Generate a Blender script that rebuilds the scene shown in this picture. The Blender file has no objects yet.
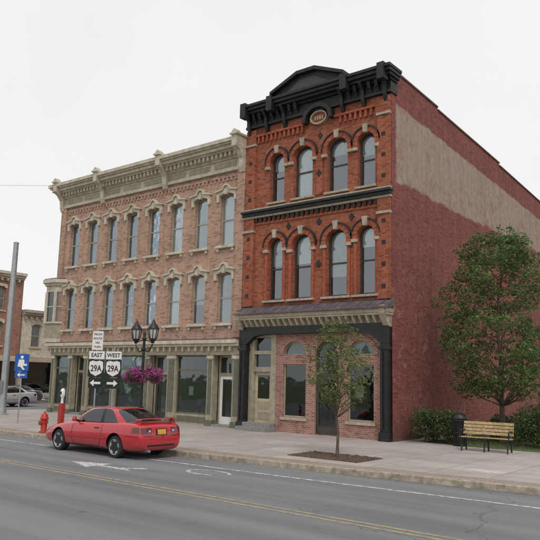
import bpy, math, random, bmesh
from mathutils import Vector, Matrix
from mathutils.bvhtree import BVHTree
from mathutils.geometry import tessellate_polygon
random.seed(7)
S = bpy.context.scene
COL = S.collection
pi = math.pi

# ------------------------------------------------------------ materials
def newmat(name):
    m = bpy.data.materials.new(name); m.use_nodes = True
    nt = m.node_tree; nt.nodes.clear()
    out = nt.nodes.new('ShaderNodeOutputMaterial')
    bs = nt.nodes.new('ShaderNodeBsdfPrincipled')
    nt.links.new(bs.outputs[0], out.inputs[0])
    return m, nt, bs, out
def N(nt, t, **k):
    n = nt.nodes.new(t)
    for a, b in k.items():
        if a in n.inputs: n.inputs[a].default_value = b
        else: setattr(n, a, b)
    return n
def L(nt, a, b): nt.links.new(a, b)
def c4(c): return (c[0], c[1], c[2], 1)
def mixc(nt, fac, a, b, blend='MIX'):
    n = nt.nodes.new('ShaderNodeMixRGB'); n.blend_type = blend
    for i, v in ((0, fac), (1, a), (2, b)):
        if isinstance(v, bpy.types.NodeSocket): L(nt, v, n.inputs[i])
        elif isinstance(v, (int, float)): n.inputs[i].default_value = v
        else: n.inputs[i].default_value = c4(v)
    return n.outputs[0]
def noise(nt, vec, scale, detail=4, rough=.6):
    n = nt.nodes.new('ShaderNodeTexNoise'); n.inputs['Scale'].default_value = scale
    n.inputs['Detail'].default_value = detail; n.inputs['Roughness'].default_value = rough
    if vec is not None: L(nt, vec, n.inputs['Vector'])
    return n.outputs[0]
def ramp(nt, src, p0, p1, v0=0., v1=1.):
    n = nt.nodes.new('ShaderNodeMapRange'); L(nt, src, n.inputs[0])
    n.inputs[1].default_value = p0; n.inputs[2].default_value = p1
    n.inputs[3].default_value = v0; n.inputs[4].default_value = v1
    return n.outputs[0]
def bump(nt, h, bs, strength=.3, dist=.02):
    b = nt.nodes.new('ShaderNodeBump'); b.inputs['Strength'].default_value = strength
    b.inputs['Distance'].default_value = dist
    L(nt, h, b.inputs['Height']); L(nt, b.outputs[0], bs.inputs['Normal'])
def pos(nt): return nt.nodes.new('ShaderNodeNewGeometry').outputs['Position']
def math2(nt, op, a, b2):
    q = nt.nodes.new('ShaderNodeMath'); q.operation = op
    for i, vv in enumerate((a, b2)):
        if isinstance(vv, (int, float)): q.inputs[i].default_value = vv
        else: L(nt, vv, q.inputs[i])
    return q.outputs[0]
def streaks(nt, p, scale=5., zs=.12):
    mp = nt.nodes.new('ShaderNodeMapping'); mp.inputs['Scale'].default_value = (1, 1, zs); L(nt, p, mp.inputs[0])
    return noise(nt, mp.outputs[0], scale, 4, .65)

def simple(name, col, rough=.7, metal=0., var=.18, scale=5., bmp=.15, stain=True):
    m, nt, bs, out = newmat(name)
    p = pos(nt)
    n1 = noise(nt, p, scale, 6); n2 = noise(nt, p, .7, 3)
    d = tuple(c*(1-var*1.6) for c in col); l = tuple(min(1, c*(1+var)) for c in col)
    c = mixc(nt, ramp(nt, n1, .3, .7), d, l)
    if stain:
        c = mixc(nt, ramp(nt, n2, .45, .75, 0, .35), c, tuple(x*.55 for x in col))
        c = mixc(nt, ramp(nt, streaks(nt, p), .52, .72, 0, .45), c, tuple(x*.42 for x in col))
    L(nt, c, bs.inputs['Base Color'])
    bs.inputs['Roughness'].default_value = rough; bs.inputs['Metallic'].default_value = metal
    if bmp: bump(nt, n1, bs, bmp, .01)
    return m

def wallvec(nt):
    p = pos(nt); s = nt.nodes.new('ShaderNodeSeparateXYZ'); L(nt, p, s.inputs[0])
    a = nt.nodes.new('ShaderNodeMath'); a.operation = 'ADD'
    L(nt, s.outputs[0], a.inputs[0]); L(nt, s.outputs[1], a.inputs[1])
    c = nt.nodes.new('ShaderNodeCombineXYZ'); L(nt, a.outputs[0], c.inputs[0]); L(nt, s.outputs[2], c.inputs[1])
    return p, s, c.outputs[0]
def brick(name, c1, c2, mortar, side=False, msize=.009, w=.21, h=.073, blot=.3):
    m, nt, bs, out = newmat(name)
    p, s, v = wallvec(nt)
    b = nt.nodes.new('ShaderNodeTexBrick'); L(nt, v, b.inputs['Vector'])
    b.inputs['Color1'].default_value = c4(c1); b.inputs['Color2'].default_value = c4(c2)
    b.inputs['Mortar'].default_value = c4(mortar); b.inputs['Scale'].default_value = 1
    b.inputs['Mortar Size'].default_value = msize; b.inputs['Mortar Smooth'].default_value = .2
    b.inputs['Brick Width'].default_value = w; b.inputs['Row Height'].default_value = h
    b.inputs['Bias'].default_value = -.1
    b2 = nt.nodes.new('ShaderNodeTexBrick'); L(nt, v, b2.inputs['Vector'])
    b2.inputs['Color1'].default_value = (0, 0, 0, 1); b2.inputs['Color2'].default_value = (1, 1, 1, 1)
    b2.inputs['Mortar'].default_value = (.5, .5, .5, 1); b2.inputs['Scale'].default_value = 1; b2.inputs['Mortar Size'].default_value = 0
    b2.inputs['Brick Width'].default_value = w; b2.inputs['Row Height'].default_value = h; b2.inputs['Bias'].default_value = 0
    n2 = noise(nt, p, .55, 5); n3 = noise(nt, p, 3.0, 5)
    mp = nt.nodes.new('ShaderNodeMapping'); mp.inputs['Scale'].default_value = (2.2, 2.2, .15); L(nt, p, mp.inputs[0])
    n4 = noise(nt, mp.outputs[0], 1.6, 4)
    odd = ramp(nt, b2.outputs[0], .0, .25, .5, 0)
    c = mixc(nt, odd, b.outputs[0], tuple(x*.5 for x in c1))
    c = mixc(nt, ramp(nt, n2, .4, .7, 0, blot), c, tuple(x*.55 for x in c1))
    c = mixc(nt, ramp(nt, n3, .5, .75, 0, blot), c, tuple(min(1, x*1.35) for x in c2))
    c = mixc(nt, ramp(nt, n4, .48, .72, 0, blot*1.4), c, tuple(x*.45 for x in c1))
    if side:
        # bare parged band where a neighbouring roof once stood, above the painted brick
        n5 = noise(nt, p, 1.3, 6); n6 = noise(nt, p, 4, 7, .7)
        mm = lambda op, a, q: math2(nt, op, a, q)
        jit = mm('MULTIPLY', mm('SUBTRACT', n5, .5), .6)
        z = mm('ADD', s.outputs[2], jit)
        lo = ramp(nt, z, 9.76, 9.87)
        top = mm('SUBTRACT', 13.05, mm('MULTIPLY', mm('SUBTRACT', s.outputs[1], 22.3), .062))
        jit2 = mm('MULTIPLY', mm('SUBTRACT', n5, .5), .35)
        hi = ramp(nt, mm('SUBTRACT', top, mm('ADD', s.outputs[2], jit2)), 0, .08)
        fr = ramp(nt, mm('ADD', s.outputs[1], jit2), 22.60, 22.7)
        f = mm('MULTIPLY', mm('MULTIPLY', lo, hi), fr)
        par = mixc(nt, ramp(nt, n6, .35, .65), (.30, .235, .19), (.46, .385, .32))
        par = mixc(nt, ramp(nt, n4, .46, .70, 0, .5), par, (.20, .14, .115))
        par = mixc(nt, ramp(nt, noise(nt, p, 1.7, 8, .75), .52, .60, 0, .6), par, (.26, .12, .09))
        par = mixc(nt, ramp(nt, n2, .42, .6, 0, .35), par, (.36, .33, .30))
        par = mixc(nt, .25, par, b.outputs[0])
        c = mixc(nt, f, c, par)
        g = ramp(nt, noise(nt, p, 2.2, 8, .75), .54, .64, 0, .5)
        zlow = ramp(nt, s.outputs[2], 8.5, 4.5)
        c = mixc(nt, mm('MULTIPLY', g, zlow), c, (.36, .22, .20))
        dirt = ramp(nt, s.outputs[2], 1.0, 0, 0, .5)
        c = mixc(nt, dirt, c, (.09, .06, .05))
    L(nt, c, bs.inputs['Base Color']); bs.inputs['Roughness'].default_value = .88
    bump(nt, b.outputs['Fac'], bs, -.6, .015)
    return m

M = {}
M['brick_brown'] = brick('brown_brick', (.35, .185, .125), (.49, .285, .20), (.50, .43, .35), blot=.22)
M['brick_red'] = brick('red_brick', (.28, .070, .034), (.42, .135, .070), (.20, .10, .07), msize=.008)
M['brick_side'] = brick('painted_brick', (.215, .056, .046), (.33, .095, .075), (.125, .045, .038), side=True, msize=.012)
M['brick_infill'] = brick('infill_brick', (.27, .12, .09), (.38, .18, .135), (.44, .36, .31))
M['brick_far'] = brick('far_brick', (.28, .11, .07), (.37, .17, .12), (.33, .25, .2))
M['terracotta'] = simple('terracotta', (.37, .095, .048), .8, var=.32, scale=12)
M['cream'] = simple('cream_paint', (.57, .51, .40), .6, scale=4)
M['creamdark'] = simple('olive_cream_paint', (.36, .32, .23), .6, scale=4)
M['olive'] = simple('olive_paint', (.14, .14, .10), .6)
M['stone'] = simple('tan_stone', (.43, .37, .29), .85, scale=8)
M['greystone'] = simple('step_stone', (.27, .26, .25), .85, scale=8)
M['black'] = simple('black_iron_paint', (.014, .014, .015), .45, var=.4, bmp=.05, stain=False)
M['blackmetal'] = simple('black_cornice_metal', (.018, .017, .017), .6, var=.5, bmp=.1)
M['sashdark'] = simple('dark_sash_paint', (.05, .045, .04), .5, stain=False)
M['sashcream'] = simple('sash_paint', (.36, .33, .27), .5, stain=False)
M['tin'] = simple('aged_tin_roof', (.12, .10, .105), .55, scale=3, var=.35)
M['roof'] = simple('roof_membrane', (.12, .12, .12), .9)
M['coping'] = simple('coping', (.20, .13, .12), .8)
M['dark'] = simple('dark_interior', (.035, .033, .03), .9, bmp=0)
M['blind'] = simple('window_blind', (.72, .74, .73), .8, var=.08, bmp=0, stain=False)
M['blind2'] = simple('window_blind_grey', (.44, .46, .48), .8, var=.1, bmp=0, stain=False)
M['steel'] = simple('galvanised_steel', (.42, .43, .44), .45, .6, var=.1, bmp=0)
M['wood'] = simple('weathered_slat', (.42, .31, .15), .7, var=.3, scale=12)
M['hydrant'] = simple('hydrant_red', (.45, .03, .02), .45, var=.2)
M['white'] = simple('white_sheeting', (.75, .75, .73), .5, var=.04, bmp=0, stain=False)
M['signblack'] = simple('sign_black', (.012, .012, .012), .4, bmp=0, stain=False)
M['signblue'] = simple('sign_blue', (.012, .09, .36), .4, var=.06, bmp=0, stain=False)
M['rubber'] = simple('rubber', (.018, .018, .018), .8, bmp=0, stain=False)
M['alloy'] = simple('alloy', (.52, .53, .55), .3, .8, var=.05, bmp=0, stain=False)
M['trimblack'] = simple('trim_black', (.01, .01, .01), .5, bmp=0, stain=False)
M['plate'] = simple('licence_plate', (.65, .38, .05), .5, bmp=0, stain=False)
M['awning'] = simple('green_awning', (.03, .10, .07), .8)
M['bark'] = simple('bark', (.13, .095, .07), .9, var=.4, scale=14, bmp=.6)
M['mulch'] = simple('mulch', (.12, .08, .055), .95, var=.5, scale=25, bmp=.6)
M['door'] = simple('door_cream', (.50, .42, .28), .55)
M['lampglass'] = simple('frosted_lamp_glass', (.42, .42, .40), .3, var=.05, bmp=0, stain=False)
M['vault'] = simple('concrete_slab', (.52, .50, .47), .85, var=.15, scale=9)

def glassmat(name, tint, f0, rough=.03):
    m = bpy.data.materials.new(name); m.use_nodes = True; nt = m.node_tree; nt.nodes.clear()
    out = nt.nodes.new('ShaderNodeOutputMaterial')
    t = N(nt, 'ShaderNodeBsdfTransparent'); t.inputs[0].default_value = c4(tint)
    g = N(nt, 'ShaderNodeBsdfGlossy'); g.inputs['Roughness'].default_value = rough
    g.inputs[0].default_value = (.9, .95, 1, 1)
    fr = nt.nodes.new('ShaderNodeLayerWeight'); fr.inputs[0].default_value = .25
    r = ramp(nt, fr.outputs['Fresnel'], 0, 1, f0, .9)
    nb = nt.nodes.new('ShaderNodeBump'); nb.inputs['Strength'].default_value = .12; nb.inputs['Distance'].default_value = .06
    L(nt, noise(nt, pos(nt), 1.1, 2), nb.inputs['Height']); L(nt, nb.outputs[0], g.inputs['Normal'])
    mx = nt.nodes.new('ShaderNodeMixShader'); L(nt, r, mx.inputs[0]); L(nt, t.outputs[0], mx.inputs[1]); L(nt, g.outputs[0], mx.inputs[2])
    L(nt, mx.outputs[0], out.inputs[0]); return m
M['glass'] = glassmat('window_glass', (.9, .93, .93), .11)
M['shopglass'] = glassmat('shop_glass', (.72, .77, .75), .05)
M['carglass'] = glassmat('car_glass', (.16, .18, .18), .08)

def paint(name, col):
    m, nt, bs, out = newmat(name)
    bs.inputs['Roughness'].default_value = .3
    bs.inputs['Coat Weight'].default_value = 1; bs.inputs['Coat Roughness'].default_value = .03
    p = pos(nt)
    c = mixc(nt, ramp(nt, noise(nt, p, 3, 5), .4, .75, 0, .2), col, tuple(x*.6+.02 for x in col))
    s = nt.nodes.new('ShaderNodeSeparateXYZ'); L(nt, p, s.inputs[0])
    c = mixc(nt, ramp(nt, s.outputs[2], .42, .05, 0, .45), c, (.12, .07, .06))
    L(nt, c, bs.inputs['Base Color'])
    return m
def lens(name, col):
    m, nt, bs, out = newmat(name)
    bs.inputs['Base Color'].default_value = c4(col); bs.inputs['Roughness'].default_value = .1
    bs.inputs['Coat Weight'].default_value = 1
    return m
M['taillight'] = lens('tail_lens', (.10, .003, .004)); M['headlight'] = lens('head_lens', (.55, .55, .55)); M['amber'] = lens('amber_lens', (.5, .16, .01))
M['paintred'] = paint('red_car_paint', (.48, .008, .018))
M['paintsilver'] = paint('silver_car_paint', (.40, .41, .43))
M['paintdark'] = paint('dark_car_paint', (.03, .035, .05))

def leafmat(name, a, b, trans=.3):
    m, nt, bs, out = newmat(name)
    g = nt.nodes.new('ShaderNodeNewGeometry')
    n = noise(nt, g.outputs['Position'], 1.1, 3)
    c = mixc(nt, g.outputs['Random Per Island'], a, b)
    c = mixc(nt, ramp(nt, n, .35, .65, 0, .5), c, tuple(x*.55 for x in a))
    L(nt, c, bs.inputs['Base Color']); bs.inputs['Roughness'].default_value = .5
    tr = nt.nodes.new('ShaderNodeBsdfTranslucent'); L(nt, c, tr.inputs[0])
    mx = nt.nodes.new('ShaderNodeMixShader'); mx.inputs[0].default_value = trans
    L(nt, bs.outputs[0], mx.inputs[1]); L(nt, tr.outputs[0], mx.inputs[2]); L(nt, mx.outputs[0], out.inputs[0])
    return m
M['leaf'] = leafmat('leaf', (.10, .165, .045), (.18, .27, .09), .38)
M['leaf2'] = leafmat('street_tree_leaf', (.12, .17, .045), (.20, .26, .09), .35)
M['leafdark'] = leafmat('shrub_leaf', (.06, .10, .03), (.12, .18, .06))
M['leaffar'] = leafmat('far_leaf', (.04, .07, .025), (.07, .11, .04))
M['petal'] = leafmat('petunia_petal', (.45, .05, .28), (.66, .2, .48))
M['grassblade'] = leafmat('grass_blade', (.06, .11, .025), (.12, .17, .05))

# ground materials
def asphalt():
    m, nt, bs, out = newmat('asphalt'); p = pos(nt)
    fine = noise(nt, p, 45, 4, .75); mid = noise(nt, p, 2.2, 6); big = noise(nt, p, .22, 4)
    c = mixc(nt, ramp(nt, fine, .32, .68), (.11, .11, .115), (.225, .225, .23))
    c = mixc(nt, ramp(nt, mid, .35, .7, 0, .4), c, (.19, .19, .195))
    c = mixc(nt, ramp(nt, big, .42, .60, 0, .45), c, (.125, .125, .13))
    mp = nt.nodes.new('ShaderNodeMapping'); mp.inputs['Scale'].default_value = (.05, 1.1, 1); L(nt, p, mp.inputs[0])
    lane = noise(nt, mp.outputs[0], 1.0, 4)
    c = mixc(nt, ramp(nt, lane, .42, .60, 0, .5), c, (.225, .225, .23))
    c = mixc(nt, ramp(nt, lane, .44, .34, 0, .35), c, (.10, .10, .105))
    wv = nt.nodes.new('ShaderNodeVectorMath'); wv.operation = 'ADD'
    nn = nt.nodes.new('ShaderNodeTexNoise'); nn.inputs['Scale'].default_value = 1.2; nn.inputs['Detail'].default_value = 5; L(nt, p, nn.inputs['Vector'])
    L(nt, p, wv.inputs[0]); L(nt, nn.outputs['Color'], wv.inputs[1])
    vo = nt.nodes.new('ShaderNodeTexVoronoi'); vo.feature = 'DISTANCE_TO_EDGE'; vo.inputs['Scale'].default_value = .16; L(nt, wv.outputs[0], vo.inputs['Vector'])
    k = math2(nt, 'MULTIPLY', ramp(nt, vo.outputs['Distance'], .001, .004, .55, 0), ramp(nt, big, .40, .55))
    c = mixc(nt, k, c, (.06, .06, .06))
    drip = ramp(nt, noise(nt, p, 1.7, 3), .66, .72, 0, .4)
    c = mixc(nt, drip, c, (.07, .07, .07))
    L(nt, c, bs.inputs['Base Color']); bs.inputs['Roughness'].default_value = .85
    bump(nt, fine, bs, .4, .012); return m
def concrete(name, a, b, cell, msz=.014, rot=0):
    m, nt, bs, out = newmat(name); p = pos(nt)
    mp = nt.nodes.new('ShaderNodeMapping'); mp.inputs['Rotation'].default_value = (0, 0, rot); L(nt, p, mp.inputs[0])
    br = nt.nodes.new('ShaderNodeTexBrick'); L(nt, mp.outputs[0], br.inputs['Vector'])
    br.offset = 0 if cell[0] == cell[1] else .5; br.inputs['Scale'].default_value = 1
    br.inputs['Color1'].default_value = c4(a); br.inputs['Color2'].default_value = c4(b)
    br.inputs['Mortar'].default_value = c4(tuple(x*.45 for x in a)); br.inputs['Mortar Size'].default_value = msz
    br.inputs['Brick Width'].default_value = cell[0]; br.inputs['Row Height'].default_value = cell[1]
    f = noise(nt, p, 30, 4); g = noise(nt, p, .9, 6); h = noise(nt, p, 5, 3)
    c = mixc(nt, ramp(nt, f, .3, .7, 0, .3), br.outputs[0], tuple(x*.6 for x in a))
    c = mixc(nt, ramp(nt, g, .42, .68, 0, .5), c, tuple(x*.62 for x in a))
    c = mixc(nt, ramp(nt, h, .64, .70, 0, .4), c, tuple(x*.4 for x in a))
    L(nt, c, bs.inputs['Base Color']); bs.inputs['Roughness'].default_value = .9
    bump(nt, f, bs, .2, .006); return m
M['asphalt'] = asphalt()
M['walk'] = concrete('sidewalk_concrete', (.39, .345, .315), (.48, .43, .395), (1.5, 1.5))
M['paver'] = concrete('brick_paver', (.31, .25, .21), (.38, .31, .265), (.3, .15), .008)
M['curb'] = simple('curb_stone', (.38, .33, .26), .85, var=.3, scale=6)
def groundmat():
    m, nt, bs, out = newmat('grass_ground'); p = pos(nt)
    c = mixc(nt, ramp(nt, noise(nt, p, 9, 6), .35, .65), (.05, .085, .022), (.11, .13, .05))
    c = mixc(nt, ramp(nt, noise(nt, p, .8, 4), .5, .7, 0, .5), c, (.16, .13, .08))
    L(nt, c, bs.inputs['Base Color']); bs.inputs['Roughness'].default_value = .95; return m
M['grass'] = groundmat()
def marking(name, col, lo=.46, hi=.62):
    m, nt, bs, out = newmat(name); p = pos(nt)
    f = ramp(nt, noise(nt, p, 9, 8, .75), lo, hi)
    c = mixc(nt, f, col, (.18, .18, .185))
    L(nt, c, bs.inputs['Base Color']); bs.inputs['Roughness'].default_value = .8; return m
M['markw'] = marking('worn_white_marking', (.60, .60, .58), .44, .6); M['marky'] = marking('worn_yellow_marking', (.38, .30, .16), .42, .6)

# ------------------------------------------------------------ group builder
class G:
    def __init__(s, name, loc=(0, 0, 0), rz=0.):
        s.e = bpy.data.objects.new(name, None); COL.objects.link(s.e)
        s.e.location = loc; s.e.rotation_euler = (0, 0, rz); s.e.empty_display_size = .3
        s.p = {}; s.order = []
    def add(s, part, mat, vs, fs):
        k = (part, mat)
        if k not in s.p: s.p[k] = ([], []); s.order.append(k)
        V, F = s.p[k]; o = len(V); V.extend([tuple(v) for v in vs]); F.extend([tuple(i+o for i in f) for f in fs])
    def box(s, part, mat, x0, x1, y0, y1, z0, z1):
        v = [(x0, y0, z0), (x1, y0, z0), (x1, y1, z0), (x0, y1, z0), (x0, y0, z1), (x1, y0, z1), (x1, y1, z1), (x0, y1, z1)]
        s.add(part, mat, v, [(0, 3, 2, 1), (4, 5, 6, 7), (0, 1, 5, 4), (1, 2, 6, 5), (2, 3, 7, 6), (3, 0, 4, 7)])
    def plate(s, part, mat, outline, holes, a0, a1, plane='XZ'):
        loops = [outline]+list(holes)
        tri = tessellate_polygon([[Vector((p[0], p[1], 0)) for p in l] for l in loops])
        fl = [p for l in loops for p in l]; n = len(fl)
        f = (lambda p, a: (p[0], a, p[1])) if plane == 'XZ' else ((lambda p, a: (a, p[0], p[1])) if plane == 'YZ' else (lambda p, a: (p[0], p[1], a)))
        vs = [f(p, a0) for p in fl]+[f(p, a1) for p in fl]
        fs = [tuple(t) for t in tri]+[tuple(i+n for i in reversed(t)) for t in tri]
        o = 0
        for l in loops:
            m = len(l)
            for i in range(m):
                j = (i+1) % m; fs.append((o+i, o+j, n+o+j, n+o+i))
            o += m
        s.add(part, mat, vs, fs)
    def cyl(s, part, mat, p0, p1, r0, r1=None, n=12, cap=True):
        r1 = r0 if r1 is None else r1
        p0 = Vector(p0); p1 = Vector(p1); d = (p1-p0).normalized()
        u = d.orthogonal().normalized(); w = d.cross(u)
        vs = []
        for p, r in ((p0, r0), (p1, r1)):
            for i in range(n):
                a = 2*pi*i/n; vs.append(p+(u*math.cos(a)+w*math.sin(a))*r)
        fs = [(i, (i+1) % n, n+(i+1) % n, n+i) for i in range(n)]
        if cap: fs += [tuple(reversed(range(n))), tuple(range(n, 2*n))]
        s.add(part, mat, vs, fs)
    def lathe(s, part, mat, c, prof, n=24, axis='Z'):
        vs = []; fs = []
        for (r, z) in prof:
            for i in range(n):
                a = 2*pi*i/n; x, y = r*math.cos(a), r*math.sin(a)
                vs.append((c[0]+x, c[1]+y, c[2]+z) if axis == 'Z' else (c[0]+x, c[1]+z, c[2]+y))
        for k in range(len(prof)-1):
            for i in range(n):
                j = (i+1) % n; fs.append((k*n+i, k*n+j, (k+1)*n+j, (k+1)*n+i))
        fs += [tuple(range(n)), tuple(range((len(prof)-1)*n, len(prof)*n))]
        s.add(part, mat, vs, fs)
    def tube(s, part, mat, pts, r, n=8):
        for a, b in zip(pts[:-1], pts[1:]): s.cyl(part, mat, a, b, r, r, n)
    def done(s, smooth=(), bevel=0., bevparts=None, norecalc=()):
        for (part, mat) in s.order:
            V, F = s.p[(part, mat)]
            me = bpy.data.meshes.new(part); me.from_pydata(V, [], F); me.materials.append(M[mat])
            if part not in norecalc:
                bm = bmesh.new(); bm.from_mesh(me); bmesh.ops.recalc_face_normals(bm, faces=bm.faces)
                bm.to_mesh(me); bm.free()
            o = bpy.data.objects.new(part, me); COL.objects.link(o); o.parent = s.e
            if smooth == 'all' or part in smooth:
                for f in me.polygons: f.use_smooth = True
                if part not in norecalc and hasattr(me, 'set_sharp_from_angle'): me.set_sharp_from_angle(angle=math.radians(40))
            if bevel and (bevparts is None or part in bevparts):
                b = o.modifiers.new('b', 'BEVEL'); b.width = bevel; b.segments = 2; b.limit_method = 'ANGLE'; b.angle_limit = .6
        return s

def arch(cx, w, z0, zs, rise, n=14):
    h = w/2; P = [(cx-h, z0), (cx+h, z0)]
    for i in range(n+1):
        a = pi*i/n; P.append((cx+h*math.cos(a), zs+rise*math.sin(a)))
    return P
def rect(x0, x1, z0, z1): return [(x0, z0), (x1, z0), (x1, z1), (x0, z1)]
def ring_arch(cx, w, wo, zs, rise, riseo, n=16, drop=0.):
    P = []
    for i in range(n+1):
        a = pi*i/n; P.append((cx+wo/2*math.cos(a), zs+riseo*math.sin(a)))
    if drop: P.append((cx-wo/2, zs-drop)); P.append((cx-w/2, zs-drop))
    for i in range(n, -1, -1):
        a = pi*i/n; P.append((cx+w/2*math.cos(a), zs+rise*math.sin(a)))
    if drop: P.append((cx+w/2, zs-drop)); P.append((cx+wo/2, zs-drop))
    return P

def window(g, cx, w, z0, zs, rise, yf, fmat, glass='glass', dh=True, blind=None, bh=1., fw=.06):
    e = .012
    g.plate('window_frames', fmat, arch(cx, w+2*e, z0-e, zs, rise+e), [arch(cx, w-2*fw, z0+fw*1.2, zs, rise-fw*.9 if rise > .1 else rise*.3)], yf, yf+.07)
    top = zs+rise
    if dh:
        mid = z0+(top-z0)*.5
        g.box('window_sashes', fmat, cx-w/2+.02, cx+w/2-.02, yf+.012, yf+.062, mid-.03, mid+.035)
    g.plate('window_glass', glass, arch(cx, w-.04, z0+.03, zs, max(.01, rise-.03)), [], yf+.04, yf+.046)
    if blind:
        zb = top-(top-z0)*bh
        g.plate('window_blinds', blind, arch(cx, w-.05, max(zb, z0+.02), zs, max(.01, rise-.03)), [], yf+.075, yf+.08)

FY = 22.3
# ================================================================= brown brick building
g = G('brick_commercial_building')
X0, X1 = -33.4, -19.36
wins = [-20.47-1.66*i for i in range(8)]
holes = []
for cx in wins:
    holes.append(arch(cx, .86, 4.55, 6.72, .1, 8)); holes.append(arch(cx, .86, 8.1, 10.4, .1, 8))
g.plate('front_wall', 'brick_brown', rect(X0, X1, 3.6, 12.3), holes, FY, FY+.32)
g.box('side_wall_west', 'brick_brown', X0, X0+.3, FY+.32, 44, 0, 12.5)
g.box('rear_wall', 'brick_brown', X0+.3, X1, 43.7, 44, 0, 12.4)
g.box('roof', 'roof', X0+.3, X1-.01, FY+.32, 43.7, 12.3, 12.42)
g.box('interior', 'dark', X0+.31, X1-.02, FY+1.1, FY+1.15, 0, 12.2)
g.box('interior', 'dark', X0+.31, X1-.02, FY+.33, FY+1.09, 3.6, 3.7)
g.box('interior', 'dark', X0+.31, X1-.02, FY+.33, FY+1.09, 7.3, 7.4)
for fl in range(2):
    for i, cx in enumerate(wins):
        z0, zs = ((4.55, 6.72), (8.1, 10.4))[fl]
        bl = random.choice(['blind', 'blind', 'blind2', 'blind2']); bh = random.choice([1, 1, .95, .8, 1, .6])
        window(g, cx, .86, z0, zs, .1, FY+.14, 'sashcream', 'glass', True, bl, bh, .05)
        t = zs+.1
        hood = [(-.60, -.34), (-.47, -.34), (-.45, -.06), (-.25, .02), (0, .05), (.25, .02), (.45, -.06), (.47, -.34), (.60, -.34),
                (.62, .08), (.56, .15), (.36, .19), (.17, .22), (.12, .33), (0, .38), (-.12, .33), (-.17, .22), (-.36, .19), (-.56, .15), (-.62, .08)]
        g.plate('window_hoods', 'cream', [(cx+a, t+b) for a, b in hood], [], FY-.11, FY+.02)
        g.plate('hood_mouldings', 'cream', [(cx+a, t+b) for a, b in [(-.68, .10), (-.40, .15), (-.2, .18), (-.13, .34), (0, .40), (.13, .34), (.2, .18), (.40, .15), (.68, .10), (.68, .17), (.42, .23), (.24, .26), (.16, .42), (0, .49), (-.16, .42), (-.24, .26), (-.42, .23), (-.68, .17)]], [], FY-.19, FY+.01)
        g.box('hood_keystones', 'cream', cx-.07, cx+.07, FY-.16, FY, t-.02, t+.2)
        g.box('window_sills', 'cream', cx-.58, cx+.58, FY-.14, FY+.13, z0-.13, z0-.012)
        for sx in (-.45, .45): g.box('sill_brackets', 'cream', cx+sx-.06, cx+sx+.06, FY-.09, FY, z0-.27, z0-.13)
for px in (X0+.25, X1-.22):
    g.box('pilasters', 'brick_brown', px-.25, px+.22, FY-.1, FY, 3.9, 11.55)
g.box('corbel_band', 'brick_brown', X0, X1, FY-.05, FY, 11.30, 11.40)
x = X0+.1
while x < X1-.1:
    g.box('corbel_band', 'brick_brown', x, x+.12, FY-.05, FY, 11.14, 11.30); x += .26
YL = [(11.55, 11.68, .14), (11.68, 12.12, .08), (12.12, 12.20, .16), (12.42, 12.50, .42), (12.50, 12.66, .55), (12.66, 12.74, .66), (12.74, 12.92, .74)]
for z0, z1, pr in YL:
    g.box('cornice', 'cream', X0-pr*.8, X1+.0, FY-pr, FY+.3, z0, z1)
g.box('cornice', 'cream', X0-.15, X1, FY-.2, FY+.3, 12.2, 12.42)
x = X0+.05
while x < X1-.1:
    g.box('dentils', 'cream', x, x+.13, FY-.36, FY-.2, 12.22, 12.42); x += .28
k = X0+.5
while k < X1-.3:
    g.box('frieze_panels', 'creamdark', k, k+1.35, FY-.105, FY-.08, 11.78, 12.02); k += 1.66
for bx in (X1-.16, -24.62, -29.6, X0+.1):
    g.plate('cornice_brackets', 'cream', [(FY, 11.35), (FY-.14, 11.38), (FY-.22, 11.6), (FY-.26, 12.0), (FY-.5, 12.3), (FY-.76, 12.45), (FY-.76, 12.98), (FY, 12.98)], [], bx-.15, bx+.15, 'YZ')
    g.box('bracket_caps', 'cream', bx-.22, bx+.22, FY-.84, FY+.1, 12.97, 13.07)
    g.plate('bracket_caps', 'cream', [(bx-.16, 13.07), (bx+.16, 13.07), (bx+.13, 13.17), (bx, 13.26), (bx-.13, 13.17)], [], FY-.78, FY-.5)
# shopfront
g.box('shop_fascia', 'creamdark', X0-.02, X1, FY-.12, FY+.32, 3.12, 3.5)
g.box('shop_cornice', 'cream', X0-.1, X1, FY-.3, FY+.1, 3.5, 3.62)
g.box('shop_cornice', 'cream', X0-.2, X1, FY-.42, FY+.05, 3.62, 3.78)
g.box('shop_cornice', 'tin', X0-.2, X1, FY-.38, FY, 3.78, 3.84)
x = X0+.1
while x < X1-.1:
    g.box('shop_brackets', 'cream', x, x+.09, FY-.26, FY-.12, 3.30, 3.5); x += .42
bays = [(-20.95, -19.78, 'd'), (-23.35, -21.3, 'w'), (-25.2, -23.9, 'd'), (-27.8, -25.55, 'w'), (-30.05, -28.1, 'w'), (-31.45, -30.4, 'd'), (-33.1, -31.75, 'w')]
edges = [X1]
for a, b, t in bays: edges += [b, a]
edges.append(X0)
for i in range(0, len(edges), 2):
    r, l = edges[i], edges[i+1]
    g.box('shop_pilasters', 'creamdark', l, r, FY-.06, FY+.3, .25, 3.12)
    g.box('shop_pilasters', 'olive', l-.03, r+.0 if i == 0 else r+.03, FY-.1, FY+.3, 0, .25)
    if r-l > .18: g.box('pilaster_panels', 'olive', l+.07, r-.07, FY-.075, FY-.06, .5, 2.9)
    g.box('shop_pilasters', 'cream', l-.03, r+.0 if i == 0 else r+.03, FY-.11, FY-.0, 2.95, 3.1)
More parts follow.
